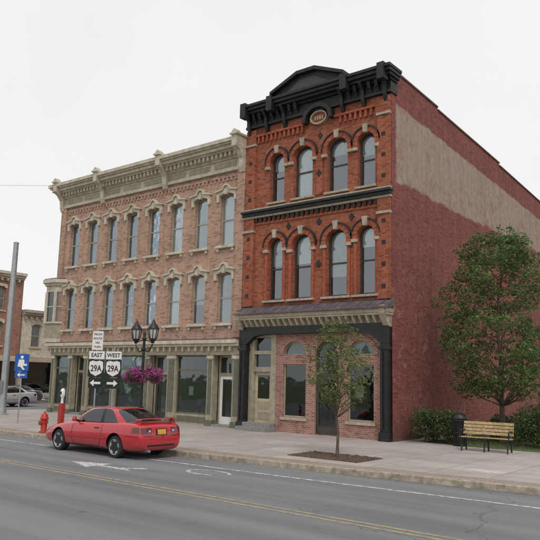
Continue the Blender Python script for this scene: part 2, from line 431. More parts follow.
for a, b, t in bays:
    if t == 'w':
        g.box('bulkheads', 'creamdark', a, b, FY+.05, FY+.2, 0, .45)
        g.box('bulkheads', 'olive', a+.12, b-.12, FY+.035, FY+.05, .1, .36)
        g.plate('shop_frames', 'olive', rect(a, b, .45, 3.12), [rect(a+.06, b-.06, .52, 2.4), rect(a+.06, b-.06, 2.48, 3.05)], FY+.08, FY+.16)
        g.box('shop_glass', 'shopglass', a+.03, b-.03, FY+.115, FY+.121, .5, 3.08)
    else:
        yr = FY+.35
        g.plate('door_frames', 'creamdark', rect(a, b, 0.02, 3.12), [rect(a+.08, b-.08, .1, 2.2), rect(a+.08, b-.08, 2.34, 3.02)], yr, yr+.1)
        g.plate('shop_doors', 'white' if b > -20 else 'sashdark', rect(a+.08, b-.08, .1, 2.2), [rect(a+.22, b-.22, .42, 2.06)], yr+.03, yr+.08)
        g.box('shop_glass', 'shopglass', a+.1, b-.1, yr+.05, yr+.056, .3, 3.02)
        g.box('door_steps', 'greystone', a, b, FY-.1, yr, 0, .09)
        g.box('door_handles', 'steel', b-.2, b-.17, yr-.03, yr+.02, .95, 1.25)
for a, b, t in bays:
    if t == 'w':
        for k in range(3):
            xx = random.uniform(a+.2, b-.5); hh = random.uniform(.4, 1.1)
            g.box('window_display', random.choice(['blind2', 'wood', 'olive']), xx, xx+.35, FY+.5, FY+.7+.1*k, .3, .3+hh)
        xx = random.uniform(a+.3, b-.9); g.box('window_notices', 'white', xx, xx+.28, FY+.13, FY+.133, 1.3, 1.7)
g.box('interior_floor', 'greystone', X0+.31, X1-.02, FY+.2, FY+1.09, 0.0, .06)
# corner oriel
ox, oy = X0-.15, FY+.75
def octo(r, n=8, ph=pi/8): return [(ox+r*math.cos(ph+2*pi*i/n), oy+r*math.sin(ph+2*pi*i/n)) for i in range(n)]
for r, z0, z1, mt in [(.85, 3.5, 3.8, 'creamdark'), (1.15, 3.8, 4.05, 'cream'), (1.12, 4.05, 4.9, 'creamdark'), (1.2, 4.9, 5.0, 'cream'),
                      (1.14, 6.7, 7.05, 'cream'), (1.25, 7.05, 7.2, 'cream'), (1.38, 7.2, 7.4, 'cream'), (1.3, 7.4, 7.46, 'tin'), (.98, 5.0, 6.7, 'dark')]:
    g.plate('oriel', mt, octo(r), [], z0, z1, 'XY')
o8 = octo(1.10)
for i in range(8):
    a = Vector((*o8[i], 0)); b = Vector((*o8[(i+1) % 8], 0))
    g.cyl('oriel_posts', 'cream', (a.x, a.y, 5.0), (a.x, a.y, 6.7), .1, .1, 8)
    d = (b-a).normalized(); nn = Vector((d.y, -d.x, 0))
    vs = []
    for z in (5.0, 6.7):
        for q in (a+d*.08, b-d*.08): vs.append((q.x-nn.x*.03, q.y-nn.y*.03, z))
    g.add('oriel_glass', 'glass', vs, [(0, 1, 3, 2)])
    g.cyl('oriel_posts', 'cream', (a.x, a.y, 5.85), (b.x, b.y, 5.85), .035, .035, 6)
g.done(smooth=('oriel_posts',), bevel=.008, bevparts=('window_hoods', 'hood_mouldings', 'cornice', 'cornice_brackets', 'window_sills', 'shop_cornice', 'shop_pilasters', 'bracket_caps'))

# ================================================================= red building
g = G('ornate_red_brick_building')
A, B = -19.33, -12.02
w3 = [(-17.58, .78), (-16.2, .98), (-14.48, .98), (-13.12, .78)]
holes = []
for cx, w in w3:
    holes.append(arch(cx, w, 9.72, 11.55, .42 if w > .9 else .36, 14))
    w2 = w*.98
    holes.append(arch(cx, w2, 5.42, 8.12-w2/2, w2/2, 16))
g.plate('front_wall', 'brick_red', rect(A, B, 4.6, 14.0), holes, FY, FY+.36)
g.plate('side_wall', 'brick_side', [(FY+.0, 0), (47, 0), (47, 12.35), (41.5, 12.8), (41.5, 12.95), (34, 13.45), (34, 13.58), (26.5, 13.98), (26.5, 14.1), (FY, 14.28)], [], B, B+.02, 'YZ')
g.plate('side_wall_inner', 'brick_side', [(FY+.36, 0), (47, 0), (47, 12.2), (FY+.36, 14.0)], [], B-.3, B, 'YZ')
g.plate('side_wall_west', 'brick_side', [(FY+.36, 0), (47, 0), (47, 12.2), (FY+.36, 14.0)], [], A, A+.28, 'YZ')
g.box('rear_wall', 'brick_side', A+.28, B-.3, 46.7, 47, 0, 12.2)
for a, b in [((FY, 14.28), (26.5, 14.1)), ((26.5, 13.98), (34, 13.58)), ((34, 13.45), (41.5, 12.95)), ((41.5, 12.8), (47, 12.35))]:
    g.plate('coping', 'coping', [a, b, (b[0], b[1]+.07), (a[0], a[1]+.07)], [], B-.33, B+.07, 'YZ')
g.add('roof', 'roof', [(A+.28, FY+.36, 13.6), (B-.3, FY+.36, 13.6), (B-.3, 46.7, 11.9), (A+.28, 46.7, 11.9)], [(0, 1, 2, 3)])
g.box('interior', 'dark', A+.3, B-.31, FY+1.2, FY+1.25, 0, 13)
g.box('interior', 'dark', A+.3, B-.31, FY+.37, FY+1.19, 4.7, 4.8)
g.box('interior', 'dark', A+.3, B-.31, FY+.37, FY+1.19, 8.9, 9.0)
for i, (cx, w) in enumerate(w3):
    rise = .42 if w > .9 else .36
    window(g, cx, w, 9.72, 11.55, rise, FY+.2, 'sashdark', 'glass', True, ('blind2', 'blind', 'blind2', 'blind2')[i], (.35, .95, .3, .4)[i], .07)
    ro = rise+.2
    g.plate('arch_hoods', 'terracotta', ring_arch(cx, w+.02, w+.42, 11.55, rise+.01, ro+.02, 16, .22), [], FY-.07, FY+.01)
    g.plate('arch_label', 'blackmetal', ring_arch(cx, w+.42, w+.54, 11.55, ro+.02, ro+.08, 16, .05), [], FY-.11, FY+.01)
    for sx in (-1, 1): g.box('impost_blocks', 'stone', cx+sx*(w/2+.115)-.12, cx+sx*(w/2+.115)+.12, FY-.12, FY, 11.22, 11.35)
    g.plate('keystones', 'stone', [(cx-.08, 11.55+rise-.02), (cx+.08, 11.55+rise-.02), (cx+.13, 11.55+rise+.33), (cx-.13, 11.55+rise+.33)], [], FY-.15, FY)
    g.box('window_sills', 'stone', cx-w/2-.1, cx+w/2+.1, FY-.12, FY+.2, 9.62, 9.71)
    for k in range(7):
        a_ = pi*(k+.5)/7
        if k == 3: continue
        d = .06; q = []
        for (sgn, rr) in ((-1, .04), (-1, .17), (1, .17), (1, .04)):
            q.append((cx+(w/2+rr)*math.cos(a_+sgn*d), 11.55+(rise+rr)*math.sin(a_+sgn*d)))
        g.plate('voussoir_insets', 'brick_red', q, [], FY-.085, FY-.04)
    w2 = w*.98; zs = 8.12-w2/2
    window(g, cx, w2, 5.42, zs, w2/2, FY+.2, 'sashdark', 'glass', True, ('blind2', 'blind', 'blind2', 'blind')[i], (.45, .45, .7, .3)[i], .07)
    g.plate('arch_hoods', 'terracotta', ring_arch(cx, w2+.02, w2+.46, zs, w2/2+.01, w2/2+.23, 18, .12), [], FY-.08, FY+.01)
    g.plate('arch_label', 'blackmetal', ring_arch(cx, w2+.46, w2+.58, zs, w2/2+.23, w2/2+.29, 18), [], FY-.12, FY+.01)
    for k in range(9):
        a = pi*(k+.5)/9
        if k == 4: continue
        rr0, rr1 = w2/2+.03, w2/2+.22
        d = .05
        q = [(cx+rr0*math.cos(a-d), zs+rr0*math.sin(a-d)), (cx+rr1*math.cos(a-d), zs+rr1*math.sin(a-d)), (cx+rr1*math.cos(a+d), zs+rr1*math.sin(a+d)), (cx+rr0*math.cos(a+d), zs+rr0*math.sin(a+d))]
        g.plate('voussoir_insets', 'brick_red', q, [], FY-.095, FY-.05)
    g.plate('keystones', 'stone', [(cx-.08, 8.1), (cx+.08, 8.1), (cx+.13, 8.46), (cx-.13, 8.46)], [], FY-.17, FY)
    for sx in (-1, 1):
        g.box('impost_blocks', 'stone', cx+sx*(w2/2+.115)-.13, cx+sx*(w2/2+.115)+.13, FY-.13, FY, zs-.25, zs-.12)
        g.cyl('window_colonnettes', 'terracotta', (cx+sx*(w2/2+.1), FY-.02, 5.42), (cx+sx*(w2/2+.1), FY-.02, zs-.26), .075, .075, 10)
    g.box('window_sills', 'stone', cx-w2/2-.2, cx+w2/2+.2, FY-.14, FY+.2, 5.32, 5.41)
def diamond(cx, cz, r, mt='blackmetal'):
    g.plate('diamond_insets', mt, [(cx-r, cz), (cx, cz-r*1.2), (cx+r, cz), (cx, cz+r*1.2)], [], FY-.035, FY+.01)
for cx in (-16.9, -15.34, -13.78): diamond(cx, 8.55, .13)
diamond(-15.34, 12.25, .12); diamond(-15.34, 6.8, .14)
for k in range(7):
    for cx in (A+.29, B-.28):
        z = 9.9+k*.42; g.box('pier_insets', 'terracotta' if k % 2 else 'blackmetal', cx-.08, cx+.08, FY-.125, FY-.1, z, z+.15)
        z = 5.6+k*.42; g.box('pier_insets', 'terracotta' if k % 2 else 'blackmetal', cx-.08, cx+.08, FY-.125, FY-.1, z, z+.15)
for cx in (A+.29, B-.28):
    g.box('corner_piers', 'brick_red', cx-.28, cx+.27, FY-.11, FY, 5.2, 9.1)
    g.box('corner_piers', 'brick_red', cx-.28, cx+.27, FY-.11, FY, 9.55, 13.2)
    g.box('pier_capitals', 'stone', cx-.31, cx+.29, FY-.16, FY, 12.44, 12.54)
    g.box('pier_capitals', 'stone', cx-.31, cx+.29, FY-.16, FY, 8.47, 8.57)
g.box('centre_pier', 'brick_red', -15.34-.16, -15.34+.16, FY-.06, FY, 9.7, 11.2)
g.plate('diamond_insets', 'blackmetal', [(-15.47, 10.6), (-15.34, 10.44), (-15.21, 10.6), (-15.34, 10.76)], [], FY-.085, FY-.05)
# belt course
g.box('belt_course', 'stone', A-.02, B+.03, FY-.14, FY, 9.10, 9.2)
g.box('belt_course', 'blackmetal', A-.04, B+.05, FY-.22, FY, 9.2, 9.32)
g.box('belt_course', 'blackmetal', A-.06, B+.09, FY-.3, FY, 9.32, 9.42)
g.box('belt_course', 'stone', A-.03, B+.04, FY-.18, FY, 9.42, 9.52)
x = A+.65
while x < B-.6:
    g.box('corbel_table', 'blackmetal', x, x+.1, FY-.1, FY, 8.90, 9.1); x += .25
g.box('corbel_table', 'terracotta', A+.57, B-.56, FY-.04, FY, 8.80, 8.90)
x = A+.65
while x < B-.6:
    if abs(x-(-15.34)) > .75:
        g.box('upper_corbels', 'terracotta', x, x+.1, FY-.1, FY, 12.55, 12.85)
    x += .24
g.box('upper_band', 'terracotta', A+.57, -16.1, FY-.12, FY, 12.85, 12.95); g.box('upper_band', 'terracotta', -14.6, B-.56, FY-.12, FY, 12.85, 12.95)
# medallion
mc = (-15.36, 13.02)
def oval(rx, rz, n=28): return [(mc[0]+rx*math.cos(2*pi*i/n), mc[1]+rz*math.sin(2*pi*i/n)) for i in range(n)]
g.plate('medallion', 'stone', oval(.42, .30), [oval(.36, .24)], FY-.16, FY+.01)
g.plate('medallion', 'terracotta', oval(.37, .25), [], FY-.06, FY+.01)
for k in range(4): g.box('medallion_date', 'stone', mc[0]-.22+k*.12, mc[0]-.15+k*.12, FY-.10, FY-.05, mc[1]-.09, mc[1]+.09)
g.plate('medallion_hood', 'blackmetal', ring_arch(mc[0], 1.15, 1.5, 12.95, .48, .66, 20, .1), [], FY-.3, FY+.01)
# metal cornice
def corn(z0, z1, pr, xa=A, xb=B): g.box('metal_cornice', 'blackmetal', xa-.02, xb+pr*.45, FY-pr, FY+.4, z0, z1)
corn(13.30, 13.42, .16); corn(13.42, 13.8, .10); corn(13.8, 13.9, .22); corn(13.9, 14.02, .42); corn(14.02, 14.16, .54); corn(14.16, 14.28, .62)
PX = -15.75
g.plate('pediment', 'blackmetal', [(PX-1.75, 14.28), (PX-1.75, 14.45), (PX-.42, 15.0), (PX+.42, 15.0), (PX+1.75, 14.45), (PX+1.75, 14.28)], [], FY-.42, FY+.3)
g.plate('pediment_moulding', 'blackmetal', [(PX-1.9, 14.40), (PX-.45, 14.98), (PX+.45, 14.98), (PX+1.9, 14.40), (PX+1.9, 14.54), (PX+.47, 15.13), (PX-.47, 15.13), (PX-1.9, 14.54)], [], FY-.62, FY+.32)
g.plate('pediment_panel', 'sashdark', [(PX-1.1, 14.36), (PX-.35, 14.78), (PX+.35, 14.78), (PX+1.1, 14.36)], [], FY-.45, FY-.4)
x = A+.2; k = 0
while x < B-.1:
    if abs(x-mc[0]) > .85:
        big = k % 3 == 0
        zlo = 12.98 if big else 13.42
        pr = .5 if big else .34
        g.plate('cornice_brackets', 'blackmetal', [(FY, zlo), (FY-.12, zlo), (FY-.2, zlo+.2), (FY-.26, 13.6), (FY-pr, 13.85), (FY-pr, 13.9), (FY, 13.9)], [], x-.07, x+.07, 'YZ')
    x += .33; k += 1
for bx in (A+.18, PX-1.9, PX+1.9, B-.12):
    g.box('cornice_posts', 'blackmetal', bx-.15, bx+.15, FY-.67, FY-.3, 13.7, 14.36)
# shopfront cornice (sloping tin roof)
g.plate('shop_tin_roof', 'tin', [(FY, 5.2), (FY, 4.92), (FY-.62, 4.80), (FY-.62, 4.86)], [], A-.02, B+.12, 'YZ')
x = A+.1
while x < B:
    g.plate('tin_seams', 'tin', [(FY, 5.2), (FY-.62, 4.86), (FY-.62, 4.885), (FY, 5.225)], [], x-.012, x+.012, 'YZ'); x += .5
g.box('shop_cornice', 'creamdark', A, B+.08, FY-.55, FY, 4.66, 4.80)
g.box('shop_cornice', 'cream', A, B+.05, FY-.48, FY, 4.58, 4.66)
x = A+.1
while x < B-.05:
    g.plate('shop_brackets', 'cream', [(FY-.14, 4.3), (FY-.2, 4.3), (FY-.42, 4.52), (FY-.42, 4.58), (FY-.14, 4.58)], [], x, x+.08, 'YZ'); x += .3
g.box('shop_fascia', 'creamdark', A, B, FY-.14, FY+.3, 4.3, 4.58)
for bx in (A+.14, B-.12):
    g.plate('shop_end_brackets', 'stone', [(FY-.14, 4.15), (FY-.3, 4.2), (FY-.55, 4.6), (FY-.6, 4.9), (FY, 5.05), (FY, 4.15)], [], bx-.11, bx+.11, 'YZ')
# black arched iron beam and columns
n = 16; pts = [(A+.4, 3.55)]
for i in range(n+1):
    u = i/n; xx = (A+.4)+(B-.4-A-.4)*u
    e = min(u, 1-u); zz = 3.98-.42*math.exp(-(e/.045)**1.2)
    pts.append((xx, zz))
pts += [(B-.4, 3.55), (B-.02, 3.55), (B-.02, 4.3), (A+.01, 4.3), (A+.01, 3.55)]
g.plate('iron_beam', 'black', pts, [], FY-.2, FY+.12)
for bx in (A+.21, B-.22):
    g.box('iron_columns', 'black', bx-.19, bx+.19, FY-.18, FY+.3, .32, 3.55)
    g.box('iron_columns', 'black', bx-.23, bx+.23, FY-.24, FY+.3, 0, .32)
    g.box('iron_columns', 'black', bx-.23, bx+.23, FY-.24, FY+.1, 3.3, 3.42)
    for sx in (-.1, .1): g.cyl('column_reeds', 'black', (bx+sx, FY-.19, .4), (bx+sx, FY-.19, 3.25), .05, .05, 8)
# brick infill
gx0, gx1 = -17.48, -12.42
hl = [rect(-17.1, -15.95, .62, 2.75), arch(-16.52, 1.15, 3.12, 3.15, .52), arch(-14.97, 1.05, .03, 3.1, .55), rect(-13.98, -12.83, .62, 2.75), arch(-13.4, 1.15, 3.12, 3.15, .52)]
g.plate('shopfront_infill', 'brick_infill', rect(gx0, gx1, 0, 4.29), hl, FY+.08, FY+.3)
for cx in (-16.525, -13.405):
    g.plate('shop_frames', 'creamdark', rect(cx-.575, cx+.575, .62, 2.75), [rect(cx-.52, cx+.52, .68, 2.69)], FY+.17, FY+.25)
    g.box('shop_glass', 'shopglass', cx-.55, cx+.55, FY+.2, FY+.206, .64, 2.73)
    g.box('shop_sills', 'stone', cx-.65, cx+.65, FY+.02, FY+.1, .5, .61)
    g.plate('shop_frames', 'creamdark', arch(cx, 1.15, 3.12, 3.15, .52), [arch(cx, 1.03, 3.17, 3.19, .42)], FY+.17, FY+.25)
    g.plate('shop_glass', 'shopglass', arch(cx, 1.1, 3.13, 3.16, .48), [], FY+.2, FY+.206)
    g.plate('arch_backing', 'blind2', arch(cx, 1.08, 3.13, 3.16, .48), [], FY+.26, FY+.265)
    g.plate('infill_arches', 'brick_infill', ring_arch(cx, 1.17, 1.55, 3.12, .55, .74), [], FY+.05, FY+.09)
cx = -14.97
g.plate('infill_arches', 'brick_infill', ring_arch(cx, 1.07, 1.45, 3.1, .57, .77), [], FY+.05, FY+.09)
g.plate('shop_doors', 'sashdark', arch(cx, 1.05, .03, 3.1, .55), [rect(cx-.4, cx+.4, .35, 2.15), arch(cx, .86, 2.4, 3.08, .45)], FY+.17, FY+.25)
g.plate('shop_glass', 'shopglass', arch(cx, 1.0, .1, 3.1, .5), [], FY+.2, FY+.206)
g.box('window_notices', 'white', -13.7, -13.35, FY+.215, FY+.218, 1.5, 1.95)
# left door bay
a, b = -18.93, -17.48
g.plate('stair_door_surround', 'creamdark', rect(a, b, 0, 4.29), [rect(a+.27, b-.27, .32, 2.42), rect(a+.27, b-.27, 2.62, 3.15), rect(a+.27, b-.27, 3.3, 3.85)], FY+.06, FY+.28)
g.plate('stair_door', 'door', rect(a+.27, b-.27, .32, 2.42), [rect(a+.4, b-.4, 1.3, 2.28)], FY+.18, FY+.24)
for zz in (.42, .85): g.box('door_panels', 'creamdark', a+.42, b-.42, FY+.17, FY+.18, zz, zz+.34)
g.box('shop_glass', 'shopglass', a+.29, b-.29, FY+.205, FY+.211, .9, 3.84)
g.box('door_knob', 'steel', b-.36, b-.32, FY+.13, FY+.18, 1.2, 1.26)
g.box('front_steps', 'greystone', a-.1, b+.1, FY-.62, FY+.1, 0, .16)
g.box('front_steps', 'greystone', a, b, FY-.3, FY+.1, .16, .32)
g.box('interior_floor', 'greystone', gx0, B-.31, FY+.3, FY+1.19, 0, .06)
g.done(smooth=('window_colonnettes', 'column_reeds'), bevel=.008, bevparts=('metal_cornice', 'belt_course', 'cornice_brackets', 'window_sills', 'keystones', 'iron_columns', 'iron_beam', 'front_steps', 'impost_blocks', 'coping'))

# ================================================================= building across the side street
def far_building(name, loc, x0, x1, H, wallmat, trim, floors, awn=True):
    g = G(name, loc, pi/2)
    hl = []; step = 1.75; nwin = int((x1-x0-.6)/step); off = (x1-x0-nwin*step)/2
    for z in floors:
        for i in range(nwin): hl.append(arch(x0+off+step*(i+.5), .85, z, z+1.7, .15, 8))
    g.plate('front_wall', wallmat, rect(x0, x1, 3.4, H-.5), hl, 0, .3)
    g.box('body', wallmat, x0, x1, 1.5, 14, 0, H-.3)
    g.box('side_wall', wallmat, x0, x0+.3, .3, 1.5, 0, H-.5); g.box('side_wall', wallmat, x1-.3, x1, .3, 1.5, 0, H-.5)
    g.box('interior', 'dark', x0+.3, x1-.3, 1.2, 1.25, 0, H-.6)
    for z in floors:
        for i in range(nwin):
            cx = x0+off+step*(i+.5)
            window(g, cx, .85, z, z+1.7, .15, .15, 'sashcream', 'glass', True, 'blind2', random.choice([1, .5, .7]))
            g.box('sills', trim, cx-.55, cx+.55, -.08, .15, z-.12, z-.02)
            g.plate('lintels', trim, [(cx-.55, z+1.75), (cx-.43, z+1.75), (cx-.2, z+1.9), (cx+.2, z+1.9), (cx+.43, z+1.75), (cx+.55, z+1.75), (cx+.5, z+2.05), (cx, z+2.15), (cx-.5, z+2.05)], [], -.07, .02)
    for z0, z1, pr in ((H-.55, H-.4, .12), (H-.4, H-.22, .3), (H-.22, H, .45)): g.box('cornice', trim, x0, x1, -pr, .4, z0, z1)
    x = x0+.1
    while x < x1-.1: g.box('cornice_blocks', trim, x, x+.12, -.25, -.0, H-.75, H-.55); x += .5
    g.box('shop_cornice', trim, x0, x1, -.25, .3, 3.0, 3.4)
    nb = max(2, int((x1-x0)/2.6)); bw = (x1-x0)/nb
    for i in range(nb):
        a = x0+i*bw; g.box('shop_posts', trim, a, a+.25, -.02, .3, 0, 3.0)
        g.box('bulkheads', trim, a+.25, a+bw, .08, .25, 0, .5); g.box('shop_glass', 'shopglass', a+.25, a+bw, .15, .157, .5, 3.0)
        if awn and i % 2 == 0:
            g.add('awnings', 'awning', [(a+.2, -.26, 2.9), (a+bw, -.26, 2.9), (a+bw, -1.2, 2.35), (a+.2, -1.2, 2.35), (a+bw, -1.2, 2.15), (a+.2, -1.2, 2.15)], [(0, 1, 2, 3), (3, 2, 4, 5)])
    g.done()
far_building('corner_brick_building', (-50, 0, 0), 14, 30.2, 10.1, 'brick_far', 'cream', (4.2, 7.0))
far_building('cream_shop_building', (-50, 0, 0), 30.35, 40, 7.2, 'cream', 'stone', (4.2,), False)

# ================================================================= ground
def sheet(name, mat, pts, z):
    me = bpy.data.meshes.new(name)
    tri = tessellate_polygon([[Vector((p[0], p[1], 0)) for p in pts]])
    me.from_pydata([(p[0], p[1], z) for p in pts], [], [tuple(t) for t in tri]); me.materials.append(M[mat])
    bm = bmesh.new(); bm.from_mesh(me)
    for f in bm.faces:
        if f.normal.z < 0: f.normal_flip()
    bm.to_mesh(me); bm.free()
    o = bpy.data.objects.new(name, me); COL.objects.link(o); return o
R = -.135
sheet('ground', 'grass', [(-900, -900), (900, -900), (900, 900), (-900, 900)], R-.008)
sheet('road', 'asphalt', [(-400, -4), (300, -4), (300, 17.2), (-10, 15.8), (-36, 14.6), (-36, 300), (-48, 300), (-48, 14.6), (-400, 14.6)], R)
curb = [(-33.5, 13.55), (-23.5, 13.85), (-14.4, 14.15), (-10.4, 14.45), (-4.7, 15.1), (5, 15.9), (60, 18)]
corner = [(-36, 60), (-36, 16.5), (-35.6, 15.0), (-34.8, 14.0)]
edge = corner+curb
def slab(name, mat, pts, z0, z1):
    g = G(name); g.plate('slab', mat, pts, [], z0, z1, 'XY'); return g
g = slab('sidewalk', 'walk', edge+[(60, 80), (-30, 80)], R-.05, 0.0)
def offset(pl, d):
    out = []
    for i, p in enumerate(pl):
        a = Vector(pl[max(0, i-1)]); b = Vector(pl[min(len(pl)-1, i+1)]); t = (b-a).normalized(); n = Vector((-t.y, t.x))
        out.append((p[0]+n.x*d, p[1]+n.y*d))
    return out
outer = offset(edge, -.012); inner = offset(edge, .14); pav = offset(edge, .75)
g.plate('kerb', 'curb', outer+list(reversed(inner)), [], R-.04, .012, 'XY')
g.plate('paver_strip', 'paver', inner[3:]+list(reversed(pav[3:])), [], -.03, .004, 'XY')
g.done(bevel=.02, bevparts=('kerb',))
g = slab('sidewalk', 'walk', [(-48, 60), (-48, 15.5), (-48.8, 14.4), (-50, 14), (-120, 14), (-120, 60)], R-.05, 0.0); g.done()
sheet('grass_lot', 'grass', [(-11.3, 23.2), (-9.6, 22.9), (60, 24.8), (60, 79), (-11.3, 79)], .006)
def strip_poly(name, mat, pl, w, z=R+.004):
    a = offset(pl, w/2); b = offset(pl, -w/2); return sheet(name, mat, a+list(reversed(b)), z)
strip_poly('edge_line_marking', 'markw', [(-60, 12.4), (-23.5, 12.75), (-14.4, 13.0), (-10, 13.15), (-4.5, 13.5), (20, 15.0)], .11)
strip_poly('centre_line_marking', 'marky', [(-60, 9.9), (0, 9.97), (30, 10.1)], .10)
strip_poly('centre_line_marking', 'marky', [(-60, 9.68), (0, 9.75), (30, 9.88)], .10)
def arrow(name, cx, cy, L_=2.2, flip=1):
    P = [(-1.1, -.08), (.1, -.08), (.1, -.42), (1.2, 0), (.1, .42), (.1, .08), (-.5, .1), (-.9, .5), (-1.15, .45), (-.75, .1)]
    return sheet(name, 'markw', [(cx-flip*p[0]*L_/2.2, cy+p[1]) for p in P], R+.004)
arrow('turn_arrow_marking', -14.2, 11.15, 2.4)
P = []; n = 24
for i in range(n+1):
    t = 2*pi*i/n*.8+.3; P.append((-11.6+.62*math.cos(t), 12.3+.34*math.sin(t)))
strip_poly('utility_loop_marking', 'markw', P, .09)
g = G('manhole_cover', (-22.5, 11.6, R)); g.lathe('lid', 'tin', (0, 0, 0), [(.0, .008), (.33, .008), (.34, .004)], 24); g.done()
# leaf litter and grit gathered in the gutter
rp = random.Random(44); g = G('gutter_litter')
for i in range(900):
    x = rp.uniform(-24, -3); k = 0
    for (xa, ya), (xb, yb) in zip(curb[:-1], curb[1:]):
        if xa <= x <= xb: k = ya+(yb-ya)*(x-xa)/(xb-xa)
    y = k-.03-abs(rp.gauss(0, .12)); s_ = rp.uniform(.008, .025); a = rp.uniform(0, pi); c_, sn = math.cos(a)*s_, math.sin(a)*s_
    g.add('bits', 'mulch', [(x-c_, y-sn, R+.003), (x+sn*.6, y-c_*.6, R+.006), (x+c_, y+sn, R+.012)], [(0, 1, 2)])
g.done(norecalc=('bits',))
g = G('tree_pit', (0, 0, 0)); g.box('mulch_bed', 'mulch', -11.9, -9.6, 15.85, 17.25, -.02, .02)
for i in range(260):
    x, y = rp.uniform(-11.9, -9.6), rp.uniform(15.85, 17.25); s_ = rp.uniform(.015, .04)
    a = rp.uniform(0, pi); c_, sn = math.cos(a)*s_*1.6, math.sin(a)*s_*1.6
    g.add('wood_chips', 'mulch', [(x-c_, y-sn, .02), (x+sn*.5, y-c_*.5, .022), (x+c_, y+sn, .03), (x, y, .045)], [(0, 1, 3), (1, 2, 3), (2, 0, 3)])
g.done()
g = G('concrete_slab'); g.box('lid', 'vault', -7.0, -6.05, 16.7, 17.15, -.01, .02); g.done(bevel=.01)

# ================================================================= vegetation
def leaves(g, part, mat, clumps, per, size, flat=.0, seed=1):
    rnd = random.Random(seed); V = []; F = []
    for (c, r, rz) in clumps:
        m = int(per*(r/.45)**2)
        for _ in range(m):
            while True:
                p = Vector((rnd.uniform(-1, 1), rnd.uniform(-1, 1), rnd.uniform(-1, 1)))
                if p.length < 1: break
            p = p.normalized()*(p.length**.5)
            q = Vector((c[0]+p.x*r, c[1]+p.y*r, c[2]+p.z*rz))
            u = Vector((rnd.gauss(0, 1), rnd.gauss(0, 1), rnd.gauss(0, .6))).normalized()
            up = Vector((rnd.gauss(0, .6), rnd.gauss(0, .6), 1)); w = u.cross(up).normalized()
            s = size*rnd.uniform(.7, 1.3); o = len(V)
            V += [q-u*s*.5, q+w*s*.28+u*s*.02, q+u*s*.55, q-w*s*.28+u*s*.02]; F.append((o, o+1, o+2, o+3))
    g.add(part, mat, V, F)
def tree(name, base, H, z0, Rr, nclump, per, lsize, leafm, trunk, seed, lean=.0, crad=(.3, .55), prof=None, limbs=.5, inner=.35):
    rnd = random.Random(seed); g = G(name, base)
    pts = []; k = 9
    for i in range(k+1):
        t = i/k; pts.append(Vector((lean*t+rnd.uniform(-.04, .04)*t*3, rnd.uniform(-.04, .04)*t*3, H*.9*t)))
    pts[0] = Vector((0, 0, -.05))
    for i in range(k):
        g.cyl('trunk', 'bark', pts[i], pts[i+1], trunk*(1-i/k*.85)*(1.35 if i == 0 else 1), trunk*(1-(i+1)/k*.85), 10, False)
    cl = []
    for i in range(nclump):
        t = (i+.5)/nclump
        ang = i*2.399+rnd.uniform(-.4, .4); rr = Rr*prof(t)*(rnd.uniform(inner, 1.0)**.6)*rnd.uniform(.78, 1.16)
        z = z0+(H-z0)*t
        axis = pts[min(k, int(z/(H*.9)*k))]
        c = Vector((axis.x+rr*math.cos(ang), axis.y+rr*math.sin(ang), z+rnd.uniform(-.15, .15)))
        r = rnd.uniform(*crad); cl.append((c, r, r*rnd.uniform(.5, .75)))
        if rnd.random() < limbs:
            zs = max(z0*.75, z-rr*.75-.2); zs = min(zs, H*.85); ax = pts[min(k, int(zs/(H*.9)*k))]
            a = Vector((ax.x, ax.y, zs)); mid = (a+c)/2+Vector((0, 0, -.12*rr)); br = trunk*.28*(1-t*.6)
            g.cyl('branches', 'bark', a, mid, br, br*.7, 6, False); g.cyl('branches', 'bark', mid, c, br*.7, br*.25, 6, False)
    leaves(g, 'foliage', leafm, cl, per, lsize, seed=seed)
    g.done(smooth=('trunk', 'branches'), norecalc=('foliage',)); return g
def egg(t): return max(.12, math.sqrt(max(0, 1-((t-.40)/.62)**2))) if t > .4 else math.sqrt(max(.15, 1-((t-.40)/.50)**2))
tree('shade_tree', (-9.1, 25.3, 0), 7.75, 1.8, 2.12, 165, 125, .125, 'leaf', .11, 11, crad=(.25, .6), prof=egg)
tree('young_street_tree', (-10.7, 16.6, 0.02), 3.72, 1.45, .98, 95, 120, .09, 'leaf2', .045, 5, crad=(.16, .32), prof=egg, limbs=.7, inner=.15)
def shrub(name, base, r, h, n, seed, mat='leafdark'):
    rnd = random.Random(seed); g = G(name, base); cl = []
    for i in range(n):
        a = rnd.uniform(0, 2*pi); rr = r*math.sqrt(rnd.random())*.85
        z = .18+(h-.35)*rnd.random()*math.sqrt(max(0.05, 1-(rr/r)**2*.8))
        cl.append((Vector((rr*math.cos(a), rr*math.sin(a), z)), rnd.uniform(.2, .34), rnd.uniform(.16, .28)))
        if i % 4 == 0: g.cyl('stems', 'bark', (0, 0, 0), cl[-1][0], .02, .008, 5, False)
    leaves(g, 'foliage', mat, cl, 280, .08, seed=seed); g.done(norecalc=('foliage',))
shrub('round_shrub', (-11.0, 23.6, 0), .95, 1.45, 60, 3)
shrub('round_shrub', (-7.7, 24.7, 0), .95, 1.45, 60, 4)
shrub('round_shrub', (-9.3, 26.6, 0), .9, 1.1, 40, 6)
g = G('distant_trees'); cl = []; rnd = random.Random(9)
for i in range(170):
    x = rnd.uniform(-14, 40); h = 3.6+2.5*math.sin(x*.55)+rnd.uniform(-1, 1)
    cl.append((Vector((x, 78+rnd.uniform(-3, 3), rnd.uniform(.4, 1)*h)), rnd.uniform(.9, 1.6), rnd.uniform(.7, 1.2)))
leaves(g, 'foliage', 'leaffar', cl, 26, .5, seed=8)
for i in range(14): x = -12+i*3.6; g.cyl('trunks', 'bark', (x, 78, -.1), (x+.2, 78, 3.5), .2, .1, 8)
